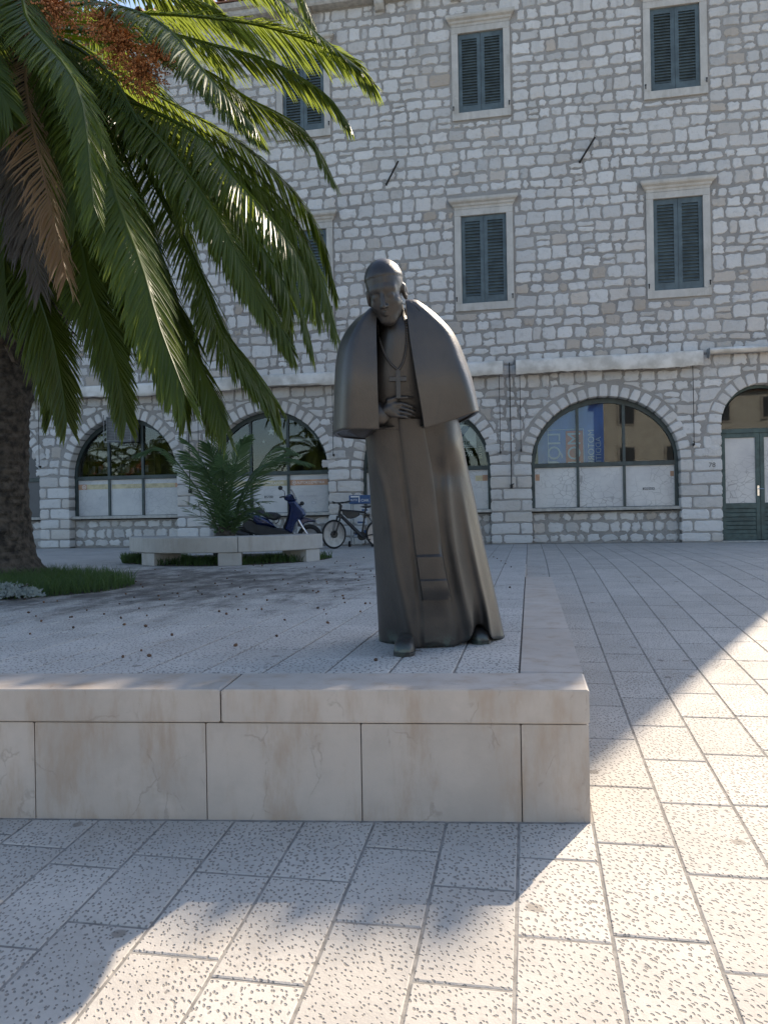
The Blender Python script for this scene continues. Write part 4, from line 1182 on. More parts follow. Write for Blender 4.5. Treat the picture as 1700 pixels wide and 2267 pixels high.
# ------------------------------------------------------------------ palms
def frond(pts, leaf=.44, n=64, fold=28, droop=.35, twist=0., side=None, wid=.030, thick=.030, tint=None, start=.12, ang0=62, ang1=28, curl=0.):
    """feather leaf: tapered midrib through pts, two ranks of narrow folded leaflets"""
    P = [Vector(p) for p in pts]
    def cr(t):
        k = min(int(t*(len(P)-1)), len(P)-2); f = t*(len(P)-1)-k
        p0 = P[k-1] if k > 0 else P[k]*2-P[k+1]; p1, p2 = P[k], P[k+1]; p3 = P[k+2] if k+2 < len(P) else P[k+1]*2-P[k]
        return ((p1*2)+(p2-p0)*f+(p0*2-p1*5+p2*4-p3)*f*f+(-p0+p1*3-p2*3+p3)*f**3)*.5
    m = MB(); m.tint = tint or (random.random()*.6, 0, 0)
    ts = [i/15 for i in range(16)]; C = [cr(t) for t in ts]
    m.tube(C, [thick*(1-.88*t) for t in ts], 5)
    hz = (P[-1]-P[0]); hz.z = 0
    sd = side or (Vector((-hz.y, hz.x, 0)).normalized() if hz.length > .05 else Vector((1, 0, 0)))
    tot = sum((a-b).length for a, b in zip(C, C[1:]))
    for k in range(n):
        for sgn in (-1, 1):
            t = start+(1-start)*(k+.5*(sgn > 0)+random.uniform(-.25, .25))/n; t = min(max(t, 0), .998)
            p = cr(t); T = (cr(min(t+.01, 1))-cr(max(t-.01, 0))).normalized()
            S = (sd-T*sd.dot(T)).normalized(); N = S.cross(T)
            if N.z < 0 and abs(T.z) < .8: pass
            tw = twist*t; S2 = S*math.cos(tw)+N*math.sin(tw); N2 = N*math.cos(tw)-S*math.sin(tw)
            fo = R(fold+random.uniform(-10, 10))
            O = S2*sgn*math.cos(fo)+N2*math.sin(fo)
            an = R(ang0+(ang1-ang0)*t+random.uniform(-5, 5))
            env = min(1, .35+2.6*(t-start)) if t < start+.25 else 1
            L = leaf*env*(1-.55*max(0, (t-.45)/.55)**1.6)*random.uniform(.86, 1.08)
            d = T*math.cos(an)+O*math.sin(an)
            W_ = T.cross(O).cross(d).normalized() if T.cross(O).cross(d).length > .01 else T
            Wd = (T-d*T.dot(d)).normalized()*wid*.5*random.uniform(.85, 1.15)
            nn = d.cross(Wd).normalized()*wid*.22
            g1 = Vector((0, 0, -1))*droop*L
            if curl: g1 += Vector((random.uniform(-1, 1), random.uniform(-1, 1), random.uniform(-1, .3)))*curl*L
            m.tint = (min(1, max(0, (m.t[0][0])*.6+random.uniform(0, .4))), 0, 0)
            a0, a1 = p-Wd*.6, p+Wd*.6; q = p+d*L*.5+g1*.22; b0, b1 = q-Wd, q+Wd; q2 = p+d*L*.8+g1*.55; c0, c1 = q2-Wd*.7, q2+Wd*.7; tip = p+d*L+g1
            i = m.verts([a0, a1, b0, b1, c0, c1, tip, q+nn, q2+nn*.7])
            m.face((i[0], i[7], i[2])); m.face((i[0], i[1], i[7])); m.face((i[1], i[3], i[7])); m.face((i[2], i[7], i[8], i[4])); m.face((i[7], i[3], i[5], i[8])); m.face((i[4], i[8], i[6])); m.face((i[8], i[5], i[6]))
    m.tint = None
    return m
PB = Vector((-6.74, 8.70, 0)); PC = Vector((-6.2, 8.8, 7.25))
PALM = thing('date_palm', 'big date palm with a thick scarred trunk and long drooping fronds on the left', 'tree', tuple(PB))
m = MB(); rings = []
prof = [(-.05, .72), (.12, .66), (.3, .53), (.6, .45), (1.0, .41), (1.6, .37), (2.3, .38), (2.8, .47), (3.2, .66), (3.7, .80), (4.4, .86), (5.4, .84), (6.2, .72), (6.8, .5), (7.3, .25)]
NZt = 170
for i in range(NZt+1):
    z = -.05+7.35*i/NZt; r_ = interp(prof, z); cx = PC-PB; off = cx*(max(z, 0)/7.25)**1.3
    rg = []
    for j in range(44):
        a = 2*PI*j/44; row_ = int(z/.105); ph = (a*9/PI+(row_ % 2)*.5*2*PI/2) 
        saw = 1-((z/.105) % 1); st_ = max(0, math.cos(a*10+(row_ % 2)*PI))
        rr_ = r_+(.032*saw*(.55+.45*st_)+.012*math.sin(a*5+z*7)+random.uniform(-.010, .010))*(1 if z < 2.9 else 2.2)
        rg.append((off.x+rr_*math.cos(a), off.y+rr_*math.sin(a), z))
    rings.append(rg)
m.loft(rings); m.build('trunk', 'trunk_bark', PALM)
m = MB()                                                   # cut leaf bases and hanging fibre under the crown
for k in range(700):
    a = random.uniform(0, 2*PI); z = random.uniform(2.7, 7.0); r_ = interp(prof, z)*random.uniform(.9, 1.05); off = (PC-PB)*(z/7.25)**1.3
    d = Vector((math.cos(a), math.sin(a), 0)); p = off+d*r_; p.z = z
    tt = Vector((-d.y, d.x, 0))*random.uniform(.02, .045)
    L = random.uniform(.15, .4); up_ = random.uniform(-.9, .5)
    q = p+d*L*.55+Vector((random.uniform(-.08, .08), random.uniform(-.08, .08), L*up_))
    i = m.verts([p-tt, p+tt, q-tt*.5, q+tt*.5, p+d*.05+Vector((0, 0, -.06))]); m.face((i[0], i[1], i[3], i[2])); m.face((i[0], i[2], i[4])); m.face((i[2], i[3], i[4])); m.face((i[1], i[4], i[3]))
for k in range(900):
    a = random.uniform(0, 2*PI); z = random.uniform(3.2, 7.1); r_ = interp(prof, z)+random.uniform(0, .25); off = (PC-PB)*(z/7.25)**1.3
    p = off+Vector((math.cos(a)*r_, math.sin(a)*r_, 0)); p.z = z; t_ = Vector((random.uniform(-.006, .006), random.uniform(-.006, .006), 0)); L = random.uniform(.3, .9)
    q = p+Vector((random.uniform(-.12, .12), random.uniform(-.12, .12), -L)); i = m.verts([p-t_, p+t_, q]); m.face(i)
stuff(m.build('leaf_base', 'fibre', PALM))
FRONDS = [
('g',[(-4.77, 6.83, 5.69), (-3.75, 6.01, 4.49), (-3.24, 5.39, 3.18)]),
('b',[(-5.25, 7.46, 5.41), (-4.46, 6.59, 3.99), (-4.04, 6.26, 2.94)]),
('g',[(-4.84, 8.04, 6.68), (-3.69, 7.44, 5.92), (-2.88, 6.78, 4.9), (-2.37, 6.57, 4.29)]),
('g',[(-4.14, 8.68, 7.36), (-3.17, 8.86, 7.23), (-2.3, 8.72, 6.36), (-1.83, 8.61, 5.88)]),
('g',[(-4.56, 8.91, 7.07), (-3.48, 9.11, 6.95), (-2.81, 9.14, 6.72), (-2.12, 9.17, 6.37), (-1.77, 9.13, 5.98)]),
('g',[(-4.73, 8.88, 6.9), (-3.74, 8.86, 6.55), (-2.94, 8.81, 6.2), (-2.28, 8.73, 5.71), (-1.99, 8.68, 5.32)]),
('g',[(-4.56, 8.91, 6.62), (-3.75, 8.96, 6.23), (-3.35, 9.03, 5.94), (-2.93, 9.11, 5.72), (-2.59, 9.18, 5.46), (-2.3, 9.13, 4.92)]),
('g',[(-4.96, 8.22, 5.89), (-4.01, 7.79, 5.24), (-3.24, 7.43, 4.68), (-2.8, 7.1, 4.12), (-2.31, 6.89, 3.54), (-2.0, 6.75, 3.08), (-1.88, 6.67, 2.72)]),
('n',[(-5.06, 8.2, 6.26), (-4.31, 7.63, 5.5), (-3.83, 7.32, 4.76), (-3.46, 7.18, 4.29), (-3.33, 7.11, 3.65)]),
('g',[(-4.79, 7.95, 5.77), (-3.76, 7.33, 4.78), (-3.05, 6.85, 3.92), (-2.59, 6.53, 3.25), (-2.29, 6.49, 2.64)]),
('g',[(-4.82, 7.54, 5.4), (-3.7, 6.32, 3.97), (-3.3, 5.89, 3.35), (-2.88, 5.46, 2.69), (-2.62, 5.2, 2.17), (-2.36, 5.05, 1.65)]),
('g',[(-5.71, 8.08, 4.32), (-5.35, 7.74, 3.35), (-5.15, 7.68, 2.83), (-5.05, 7.7, 2.3), (-5.0, 7.71, 1.86)]),
('g',[(-5.28, 8.06, 4.8), (-4.76, 7.65, 3.83), (-4.56, 7.48, 3.28), (-4.38, 7.42, 2.86), (-4.18, 7.35, 2.34), (-4.1, 7.37, 1.79)]),
('g',[(-4.97, 8.22, 5.26), (-4.04, 7.79, 3.47), (-3.69, 7.65, 2.92), (-3.3, 7.62, 2.21), (-3.08, 7.56, 1.65)]),
('g',[(-4.46, 8.32, 5.09), (-3.59, 7.97, 3.59), (-3.25, 7.83, 2.81), (-3.01, 7.88, 2.43), (-2.77, 7.92, 2.05), (-2.66, 7.94, 1.82)]),
('g',[(-4.81, 8.45, 5.62), (-3.45, 8.3, 4.2), (-2.93, 8.3, 3.34), (-2.63, 8.36, 2.73)]),
('g',[(-4.6, 8.6, 5.67), (-3.32, 8.53, 4.59), (-2.71, 8.65, 3.63), (-2.43, 8.6, 2.7)]),
('g',[(-4.58, 8.9, 5.83), (-3.28, 9.05, 4.91), (-2.56, 9.08, 3.97), (-2.28, 9.14, 2.99)]),
('g',[(-4.67, 9.09, 6.22), (-3.44, 9.32, 5.45), (-2.66, 9.47, 4.57), (-2.37, 9.53, 3.61)]),
('g',[(-4.61, 8.09, 5.15), (-3.89, 7.61, 3.6), (-3.54, 7.47, 2.39), (-3.49, 7.48, 1.81)]),
('d',[(-5.61, 7.79, 5.38), (-5.27, 7.45, 4.19), (-5.07, 7.39, 3.21)]),
('g',[(-5.61, 7.08, 5.49), (-5.45, 6.6, 4.01), (-5.28, 6.43, 2.98)]),
('g',[(-5.92, 7.02, 6.1), (-5.1, 6.57, 5.22), (-4.72, 6.44, 4.65)]),
('g',[(-5.49, 8.12, 5.53), (-4.93, 8.03, 4.38), (-4.8, 8.05, 3.4)]),
('g',[(-5.4, 8.44, 5.85), (-4.46, 8.32, 4.56), (-4.12, 8.38, 3.55), (-3.77, 8.45, 2.8)]),
('g',[(-5.4, 8.55, 6.29), (-4.02, 8.6, 5.34), (-3.19, 8.76, 4.13), (-2.78, 8.84, 3.21)]),
('g',[(-5.2, 9.19, 7.87), (-4.59, 9.62, 7.82), (-4.07, 9.92, 7.7), (-3.72, 10.08, 7.42)]),
('g',[(-4.53, 8.51, 6.54), (-3.65, 8.06, 5.8), (-3.05, 7.87, 5.13), (-2.78, 7.82, 4.83)]),
('g',[(-5.91, 8.04, 4.85), (-5.78, 7.76, 3.8), (-5.68, 7.68, 3.05)]),
('g',[(-5.61, 8.3, 5.37), (-4.68, 8.17, 3.84), (-4.44, 8.12, 2.77)]),
('d',[(-5.84, 7.95, 5.22), (-5.58, 7.7, 4.47), (-5.48, 7.62, 3.72)]),
('g',[(-4.71, 9.49, 8.54), (-3.93, 9.94, 8.81), (-3.13, 10.2, 8.25), (-2.75, 10.17, 7.43)]),
('g',[(-5.19, 7.87, 6.14), (-4.65, 7.26, 4.76), (-4.4, 7.0, 3.8)]),
]
def rel(p): return Vector(p)-PB
for kind, pts in FRONDS:
    P = [PC+Vector((random.uniform(-.12, .12), random.uniform(-.12, .12), random.uniform(-.3, .0)))]+[Vector(p) for p in pts]
    if (P[1]-P[0]).length > 2.2: P.insert(1, (P[0]+P[1])/2+Vector((0, 0, .35)))
    P = [p-PB for p in P]
    if kind == 'b': o = frond(P, .48, 130, 24, .3, wid=.024, tint=(.5, 0, 0), curl=.16, twist=.4).build('frond', 'palm_brown', PALM); o['label'] = 'brown dying frond'
    elif kind == 'd': o = frond(P, .38, 90, 10, .5, wid=.024, tint=(.5, 0, 0), curl=.22).build('frond', 'palm_grey', PALM); o['label'] = 'dead grey hanging frond'
    elif kind == 'n': frond(P, .28, 100, 60, .12, wid=.026).build('frond', 'palm_green', PALM)
    else:
        frond(P, random.uniform(.50, .58), 150, random.uniform(18, 32), random.uniform(.14, .28), wid=.027, twist=random.uniform(-.5, .5), ang0=54, ang1=20).build('frond', 'palm_green', PALM)
        if max(p[2] for p in pts) < 6.5:                      # a neighbour of the same rank, a little behind and higher up
            sh = Vector((random.uniform(-.45, -.05), random.uniform(.25, .7), random.uniform(-.15, .30)))
            Q = [P[0]]+[p+sh*min(1., (k+1)/len(P))*random.uniform(.8, 1.1) for k, p in enumerate(P[1:])]
            Q[-1] = Q[-2].lerp(Q[-1], random.uniform(.55, .95))
            frond(Q, random.uniform(.48, .56), 120, random.uniform(18, 32), random.uniform(.14, .3), wid=.028, twist=random.uniform(-.6, .6), ang0=54, ang1=20).build('frond', 'palm_green', PALM)
for k in range(46):                                        # the rest of the crown, behind, above and to the left
    a = k*2.39996; el = R(random.uniform(-35, 82)); az = a
    hx_, hy_ = math.cos(az), math.sin(az)
    if hx_ > .15 and el < R(62): az += 2.3; hx_, hy_ = math.cos(az), math.sin(az)
    L = random.uniform(3.9, 4.9); P = []; e = el; p = PC-PB; p = p+Vector((hx_, hy_, 0))*.1; P.append(p)
    for q in range(5):
        p = p+Vector((hx_*math.cos(e), hy_*math.cos(e), math.sin(e)))*L/5; P.append(p); e -= R(random.uniform(16, 26))*(1.0 if el > 0 else .6)
    frond(P, .52, 84, 28, .2, wid=.032, ang0=54, ang1=20).build('frond', 'palm_green', PALM)
def fruit_cluster(c, rad, n=90, drop=.5):
    m = MB()
    for k in range(n):
        a = random.uniform(0, 2*PI); b = random.uniform(-1, 1); d = Vector((math.cos(a)*math.sqrt(1-b*b), math.sin(a)*math.sqrt(1-b*b), b*.6-drop)).normalized()
        s_ = Vector(c)-d*rad*.3; e_ = Vector(c)+d*rad*random.uniform(.6, 1.1); t_ = Vector((-d.y, d.x, 0)).normalized()*.006
        i = m.verts([s_-t_, s_+t_, e_]); m.face(i)
        for q in range(7):
            x = s_.lerp(e_, random.uniform(.35, 1))+Vector((random.uniform(-.02, .02),)*3); r_ = random.uniform(.009, .015)
            j = m.verts([x+Vector((0, 0, r_)), x+Vector((r_, 0, 0)), x+Vector((0, r_, 0)), x+Vector((-r_, 0, 0)), x+Vector((0, -r_, 0)), x-Vector((0, 0, r_))])
            for q2 in range(4): m.face((j[0], j[1+q2], j[1+(q2+1) % 4])); m.face((j[5], j[1+(q2+1) % 4], j[1+q2]))
    return m
def WP(px, py, D):
    u, v = (px-850)/1703, -(py-1133.5)/1703
    return Vector((0, 0, EYE))+(Fw+Xc*u+Yc*v)*D
for c, r_ in (((270, 90), .5), ((310, 150), .42), ((235, 40), .42), ((120, 10), .45), ((60, -30), .4), ((350, 110), .3)):
    fruit_cluster(WP(*c, 8.5)-PB, r_*.9, 120).build('fruit_cluster', 'fruit_orange', PALM)
# young palm inside the bench
YB = Vector((-5.25, 12.75, 0))
YP = thing('young_palm', 'small young palm with arching fronds growing behind the curved stone bench', 'tree', tuple(YB))
m = MB(); m.lathe([(.05, -.02), (.20, .0), (.22, .2), (.18, .42), (.10, .6)], n=14); m.build('trunk', 'trunk_bark', YP)
yf = [((-1.22, -.45, 1.98), .7, .9), ((1.2, -.1, 1.95), .75, .95), ((0.02, -.35, 2.30), .15, 1.5), ((-.5, -.3, 2.1), .25, 1.4), ((.5, -.35, 2.1), .3, 1.4), ((-.85, .3, 1.9), .5, 1.3), ((.9, .4, 1.9), .5, 1.3),
      ((.15, .6, 2.2), .1, 1.5), ((-.35, .8, 1.9), .3, 1.3), ((-.25, -.8, 1.85), .2, 1.5), ((.3, -.8, 1.75), .2, 1.4), ((1.45, -.3, 1.75), .9, .9), ((-.05, -.5, 2.0), .0, 1.4)]
for (x, y, z), q, h in yf:
    d = Vector((x, y, 0)); P = [Vector((0, 0, .32))+d*.05, Vector((x*.22, y*.22, .95)), Vector((x*.50, y*.50, 1.52)), Vector((x*.80, y*.80, z-.02 if abs(x) > 1 else z-.18)), Vector((x*1.12, y*1.12, z-.10 if abs(x) > 1 else z))]
    frond(P, .40, 50, 26, .10, wid=.022, thick=.020, start=.10, ang0=58, ang1=30).build('frond', 'young_palm_green', YP)
for k in range(16):
    a = random.uniform(0, 2*PI); d = Vector((math.cos(a), math.sin(a), 0)); L = random.uniform(.5, .9)
    P = [Vector((0, 0, .25)), d*L*.25+Vector((0, 0, .6)), d*L*.6+Vector((0, 0, .75+random.uniform(0, .3))), d*L+Vector((0, 0, .7+random.uniform(0, .4)))]
    frond(P, .26, 14, 20, .05, wid=.016, thick=.012, start=.1).build('frond', 'young_palm_green', YP)
# ------------------------------------------------------------------ curved bench round the young palm
BC = Vector((-5.15, 12.95, 0)); RO, RI = 1.78, 1.18
BN = thing('stone_bench', 'curved pale stone bench on square block legs around the young palm', 'bench', tuple(BC))
def arc_block(m, a0, a1, r0, r1, z0, z1, n=10, bev=.012):
    R_ = []
    for i in range(n+1):
        a = a0+(a1-a0)*i/n; ca, sa = math.cos(a), math.sin(a)
        R_.append([(r*ca, r*sa, z) for r, z in ((r0, z0+bev), (r0+bev, z0), (r1-bev, z0), (r1, z0+bev), (r1, z1-bev), (r1-bev, z1), (r0+bev, z1), (r0, z1-bev))])
    m.loft(R_)
for a0, a1 in ((R(-148), R(-67)), (R(-66.7), R(-14)),):
    m = MB(); m.tint = (random.random(), 0, 0); arc_block(m, a0, a1, RI, RO, .205, .45, 16); m.build('seat', 'bench_stone', BN)
m = MB(); m.tint = (.6, 0, 0); arc_block(m, R(-165), R(-148.3), RI, RO, .205, .45, 6); m.build('seat', 'bench_stone', BN)
for a in (R(-120), R(-71), R(-22)):
    m = MB(); m.tint = (random.random(), 0, 0); r = 1.50; m.box((r*math.cos(a), r*math.sin(a), .10), (.50, .36, .206), rz=a, bev=.008); m.build('leg', 'bench_stone', BN)
m = MB(); m.lathe([(1.70, -.02), (1.70, .012), (1.2, .03), (.2, .05)], n=40); stuff(tag(m.build('planting_bed', 'soil', loc=tuple(BC)), 'dark soil bed under the curved bench', 'soil'))
def blades(m, n, area, hmin, hmax, wd=.006, lean=.5):
    for k in range(n):
        x, y = area(); z = 0.
        h = random.uniform(hmin, hmax); a = random.uniform(0, 2*PI); L = lean*h*random.uniform(.2, 1); dx, dy = math.cos(a), math.sin(a); t = (-dy*wd*.5, dx*wd*.5)
        m.tint = (random.random(), 0, 0)
        i = m.verts([(x-t[0], y-t[1], z), (x+t[0], y+t[1], z), (x-t[0]*.8+dx*L*.35, y-t[1]*.8+dy*L*.35, z+h*.6), (x+t[0]*.8+dx*L*.35, y+t[1]*.8+dy*L*.35, z+h*.6), (x+dx*L, y+dy*L, z+h)])
        m.face((i[0], i[1], i[3], i[2])); m.face((i[2], i[3], i[4]))
def bed_area():
    while True:
        a = random.uniform(R(-190), R(10)); r = random.uniform(.9, 1.72)
        if random.random() < .5+.5*math.sin(a*7)**2: return BC.x+r*math.cos(a), BC.y+r*math.sin(a)
m = MB(); blades(m, 5200, bed_area, .05, .17, .012, .9)
for k in range(700):
    a = R(random.uniform(-160, -140)); r = random.uniform(1.6, 1.9); x, y = BC.x+r*math.cos(a), BC.y+r*math.sin(a); h = random.uniform(.08, .2)
    i = m.verts([(x-.012, y, .02), (x+.012, y, .02), (x+random.uniform(-.06, .06), y+random.uniform(-.06, .06), h)]); m.face(i)
stuff(tag(m.build('grass', 'grass_green'), 'low dark grass growing under the curved bench', 'grass'))
# ------------------------------------------------------------------ grass and silvery plant at the foot of the date palm
def palm_area():
    while True:
        x, y = random.uniform(-8.8, -4.1), random.uniform(5.9, 9.6)
        e = ((x+6.5)/2.1)**2+((y-7.75)/1.5)**2
        if e < 1 and random.random() < 1.15-e*.75 and (x-PB.x)**2+(y-PB.y)**2 > .35: return x, y
m = MB(); blades(m, 15000, palm_area, .05, .22, .010, 1.0)
stuff(tag(m.build('grass', 'grass_green'), 'rough green grass growing round the foot of the date palm', 'grass'))
m = MB(); A = []
for r in (0, .5, .9, 1.0): A.append(m.verts([(-6.5+2.05*r*math.cos(a), 7.75+1.46*r*math.sin(a), .02*(1-r)+.006) for a in [2*PI*k/40 for k in range(40)]]))
m.bridge(A, True, False); stuff(tag(m.build('soil_patch', 'soil'), 'earth patch round the foot of the date palm', 'soil'))
SV = thing('silver_plant', 'low silvery plant at the edge of the grass under the date palm', 'plant', (-5.55, 6.75, 0))
m = MB()
for k in range(2600):
    a = random.uniform(0, 2*PI); r = math.sqrt(random.random()); x, y = .85*r*math.cos(a), .30*r*math.sin(a); h = .20*(1-r*.7)*random.uniform(.4, 1.2)
    d = Vector((random.uniform(-1, 1), random.uniform(-1, 1), random.uniform(-.2, 1))).normalized()*random.uniform(.03, .065); t = Vector((-d.y, d.x, .3)).normalized()*.012
    p = Vector((x, y, h)); m.tint = (random.random(), 0, 0); i = m.verts([p-t*.4, p+t*.4, p+d*.6-t, p+d*.6+t, p+d]); m.face((i[0], i[1], i[3], i[2])); m.face((i[2], i[3], i[4]))
m.build('foliage', 'silver_leaf', SV)
m = MB()
for k in range(30):
    a = random.uniform(0, 2*PI); r = random.random(); m.tube([(0, 0, 0), (.5*r*math.cos(a), .2*r*math.sin(a), .06), (.8*r*math.cos(a), .28*r*math.sin(a), .14)], .006, 4)
m.build('stem', 'trunk_bark', SV)

# ------------------------------------------------------------------ scooter (side on, facing right)
SCL = .001402
SCO = thing('motor_scooter', 'blue motor scooter parked behind the bench against the shop wall', 'scooter', tuple(Vector((-6.50, 16.15, 0))), R(8))
def sp(pts): return [((x-165)*SCL, 1.543-y*SCL) for x, y in pts]
def panel(name, pts, mat, hw=.13, y=0., bev=.03, smooth=True): m = MB(); m.prism_y(sp(pts), y-hw, y+hw, bev); return m.build(name, mat, SCO, smooth, 35)
panel('seat', [(372, 422), (480, 438), (560, 425), (620, 424), (660, 455), (705, 506), (790, 500), (880, 508), (945, 556), (938, 600), (900, 625), (850, 632), (760, 604), (600, 516), (480, 492), (390, 456)], 'seat_vinyl', .15, 0, .04)
panel('side_panel', [(320, 505), (400, 482), (480, 496), (600, 536), (760, 612), (850, 690), (885, 735), (860, 752), (760, 712), (600, 690), (530, 610), (430, 560), (345, 560)], 'scooter_blue', .165, 0, .05)
panel('tail_lamp', [(290, 540), (330, 520), (345, 555), (300, 590)], 'lamp_red', .07, 0, .01)
panel('engine_cover', [(400, 590), (520, 625), (600, 692), (760, 715), (900, 760), (900, 850), (560, 860), (420, 800), (350, 700)], 'black_plastic', .11, 0, .03)
panel('floorboard', [(590, 690), (760, 716), (880, 752), (1000, 762), (1080, 800), (1140, 840), (1140, 905), (700, 905), (600, 850)], 'black_plastic', .17, 0, .03)
panel('leg_shield', [(1080, 345), (1205, 330), (1262, 400), (1335, 480), (1362, 556), (1300, 600), (1235, 640), (1190, 700), (1150, 830), (1100, 838), (1030, 770), (1075, 640), (1108, 520), (1112, 430)], 'scooter_blue', .17, 0, .05)
panel('shield_inner', [(1092, 350), (1118, 430), (1110, 520), (1078, 640), (1030, 765), (1000, 750), (1050, 640), (1085, 520), (1092, 430)], 'black_plastic', .15, 0, .02)
panel('front_grille', [(1240, 440), (1330, 486), (1366, 556), (1345, 566), (1290, 510), (1235, 455)], 'print_faint', .055, 0, .01)
panel('front_fender', [(1225, 640), (1330, 588), (1440, 622), (1525, 655), (1500, 668), (1400, 668), (1330, 690), (1290, 760), (1230, 720)], 'scooter_blue', .075, 0, .025)
panel('headset', [(1012, 262), (1085, 236), (1130, 222), (1165, 235), (1215, 310), (1190, 338), (1090, 348), (1030, 312)], 'scooter_blue', .12, 0, .04)
m = MB(); m.loft([[((x-165)*SCL, y, 1.543-z*SCL) for y, (x, z) in zip((-.14, -.07, .07, .14), ((1165+o, zz+8), (1172+o, zz), (1172+o, zz), (1165+o, zz+8)))] for o, zz in ((-40, 150), (0, 220), (35, 300))], False, False); m.build('windscreen', 'clear_screen', SCO)
m = MB()
for sgn in (-1, 1): m.tube([(.845*1.45, sgn*.10, 1.165), (1.215, sgn*.24, 1.17), (1.16, sgn*.34, 1.155)], [.02, .018, .017], 8)
m.build('handlebar', 'black_plastic', SCO)
for sgn, (cx_, cz_) in ((-1, (995, 130)), (1, (1262, 370))):
    m = MB(); x_, z_ = sp([(cx_, cz_)])[0]; yy = sgn*.30
    m.ball((x_, yy, z_), (.052, .06, .048), 12, 7)
    mo = m.build('mirror', 'black_plastic', SCO, True); m = MB(); m.tube([(x_+.03, yy, z_-.03), (x_+.085, yy*.9, z_-.08), (1.235, yy*.55, 1.19)] if sgn < 0 else [(x_, yy, z_-.03), (1.22, yy*.6, 1.10)], .007, 6); m.build('stalk', 'black_plastic', mo)
def wheel(parent, name, x, z, r, wdt, y=0., spokes=5, rot=0., hubr=.06):
    M = Matrix.Rotation(rot, 3, 'Z') @ Matrix.Rotation(PI/2, 3, 'X'); c = (x, y, z)
    m = MB(); n = 30; R_ = []
    for k in range(10):
        a = 2*PI*k/10; rr_ = r-wdt*.5+math.cos(a)*wdt*.5; R_.append(m.verts([tuple(M @ Vector((rr_*math.cos(b), rr_*math.sin(b), math.sin(a)*wdt*.5))+Vector(c)) for b in [2*PI*q/n for q in range(n)]]))
    for k in range(10):
        for q in range(n): m.face((R_[k][q], R_[k][(q+1) % n], R_[(k+1) % 10][(q+1) % n], R_[(k+1) % 10][q]))
    wo_ = m.build(name, 'rubber', parent, True)
    m = MB(); ri = r-wdt
    m.lathe([(ri-.03, -.02), (ri+.004, -.03), (ri+.004, .03), (ri-.03, .02)], c, n, M); m.lathe([(.01, -.05), (hubr, -.05), (hubr, .05), (.01, .05)], c, 12, M)
    for k in range(spokes):
        a = 2*PI*k/spokes+.3; d = M @ Vector((math.cos(a), math.sin(a), 0)); m.tube([Vector(c)+d*hubr*.6, Vector(c)+d*(ri-.01)], .018, 6)
    m.build('rim', 'alloy', wo_, True, 40); return wo_
wheel(SCO, 'wheel', (330-165)*SCL, .265, .27, .115); wheel(SCO, 'wheel', (1410-165)*SCL, .275, .28, .10)
m = MB()
for sgn in (-1, 1): m.tube([(*sp([(1232, 612)])[0][:1], sgn*.085, sp([(1232, 612)])[0][1]), (sp([(1285, 710)])[0][0], sgn*.085, sp([(1285, 710)])[0][1]), (sp([(1410, 905)])[0][0], sgn*.085, .275)], [.030, .030, .020], 10)
m.build('fork', 'chrome', SCO, True, 40)
m = MB(); m.tube([(sp([(172, 775)])[0][0], -.17, sp([(172, 775)])[0][1]), (sp([(300, 815)])[0][0], -.17, sp([(300, 815)])[0][1]), (sp([(470, 862)])[0][0], -.16, sp([(470, 862)])[0][1])], [.045, .055, .04], 12); m.build('exhaust', 'black_plastic', SCO, True, 40)
m = MB(); m.tube([(sp([(900, 610)])[0][0], -.1, sp([(900, 610)])[0][1]), (sp([(955, 590)])[0][0], -.1, sp([(955, 590)])[0][1]), (sp([(925, 660)])[0][0], -.1, sp([(925, 660)])[0][1]), (sp([(880, 690)])[0][0], -.1, sp([(880, 690)])[0][1])], .012, 6); m.build('grab_rail', 'black_plastic', SCO)
panel('rear_fender', [(180, 640), (260, 580), (345, 560), (420, 600), (380, 640), (300, 640), (230, 690), (200, 760), (170, 760)], 'black_plastic', .07, 0, .02)

# ------------------------------------------------------------------ bicycle, facing left, front wheel turned
BK = thing('bicycle', 'black bicycle with frame bag standing by the stone pier, partly behind the statue', 'bicycle', (-4.30, 16.62, 0), R(10.7))
def spoked(name, c, rot, r=.325):
    M = Matrix.Rotation(rot, 3, 'Z') @ Matrix.Rotation(PI/2, 3, 'X'); c = Vector(c); n = 36
    m = MB(); R_ = []
    for k in range(8):
        a = 2*PI*k/8; R_.append(m.verts([tuple(M @ Vector(((r-.022+.022*math.cos(a))*math.cos(b), (r-.022+.022*math.cos(a))*math.sin(b), .022*math.sin(a)))+c) for b in [2*PI*q/n for q in range(n)]]))
    for k in range(8):
        for q in range(n): m.face((R_[k][q], R_[k][(q+1) % n], R_[(k+1) % 8][(q+1) % n], R_[(k+1) % 8][q]))
    wo_ = m.build(name, 'rubber', BK, True)
    m = MB(); m.lathe([(r-.062, -.010), (r-.044, -.013), (r-.044, .013), (r-.062, .010)], tuple(c), n, M); m.build('rim', 'alloy', wo_, True, 40)
    m = MB()
    for k in range(20):
        a = 2*PI*k/20; d = M @ Vector((math.cos(a), math.sin(a), 0)); m.tube([c+M @ Vector((0, 0, .025*(-1)**k)), c+d*(r-.055)], .0022, 4, False)
    stuff(m.build('spokes', 'alloy', wo_)); m = MB(); m.lathe([(.01, -.05), (.03, -.05), (.03, .05), (.01, .05)], tuple(c), 10, M); m.lathe([(.03, .03), (.085, .03), (.085, .033), (.03, .033)], tuple(c), 18, M); m.build('hub', 'bike_black', wo_)
ST_ = R(38)
FC = Vector((.02, -.02, .325)); spoked('wheel', FC, ST_); spoked('wheel', (1.05, 0, .325), 0.)
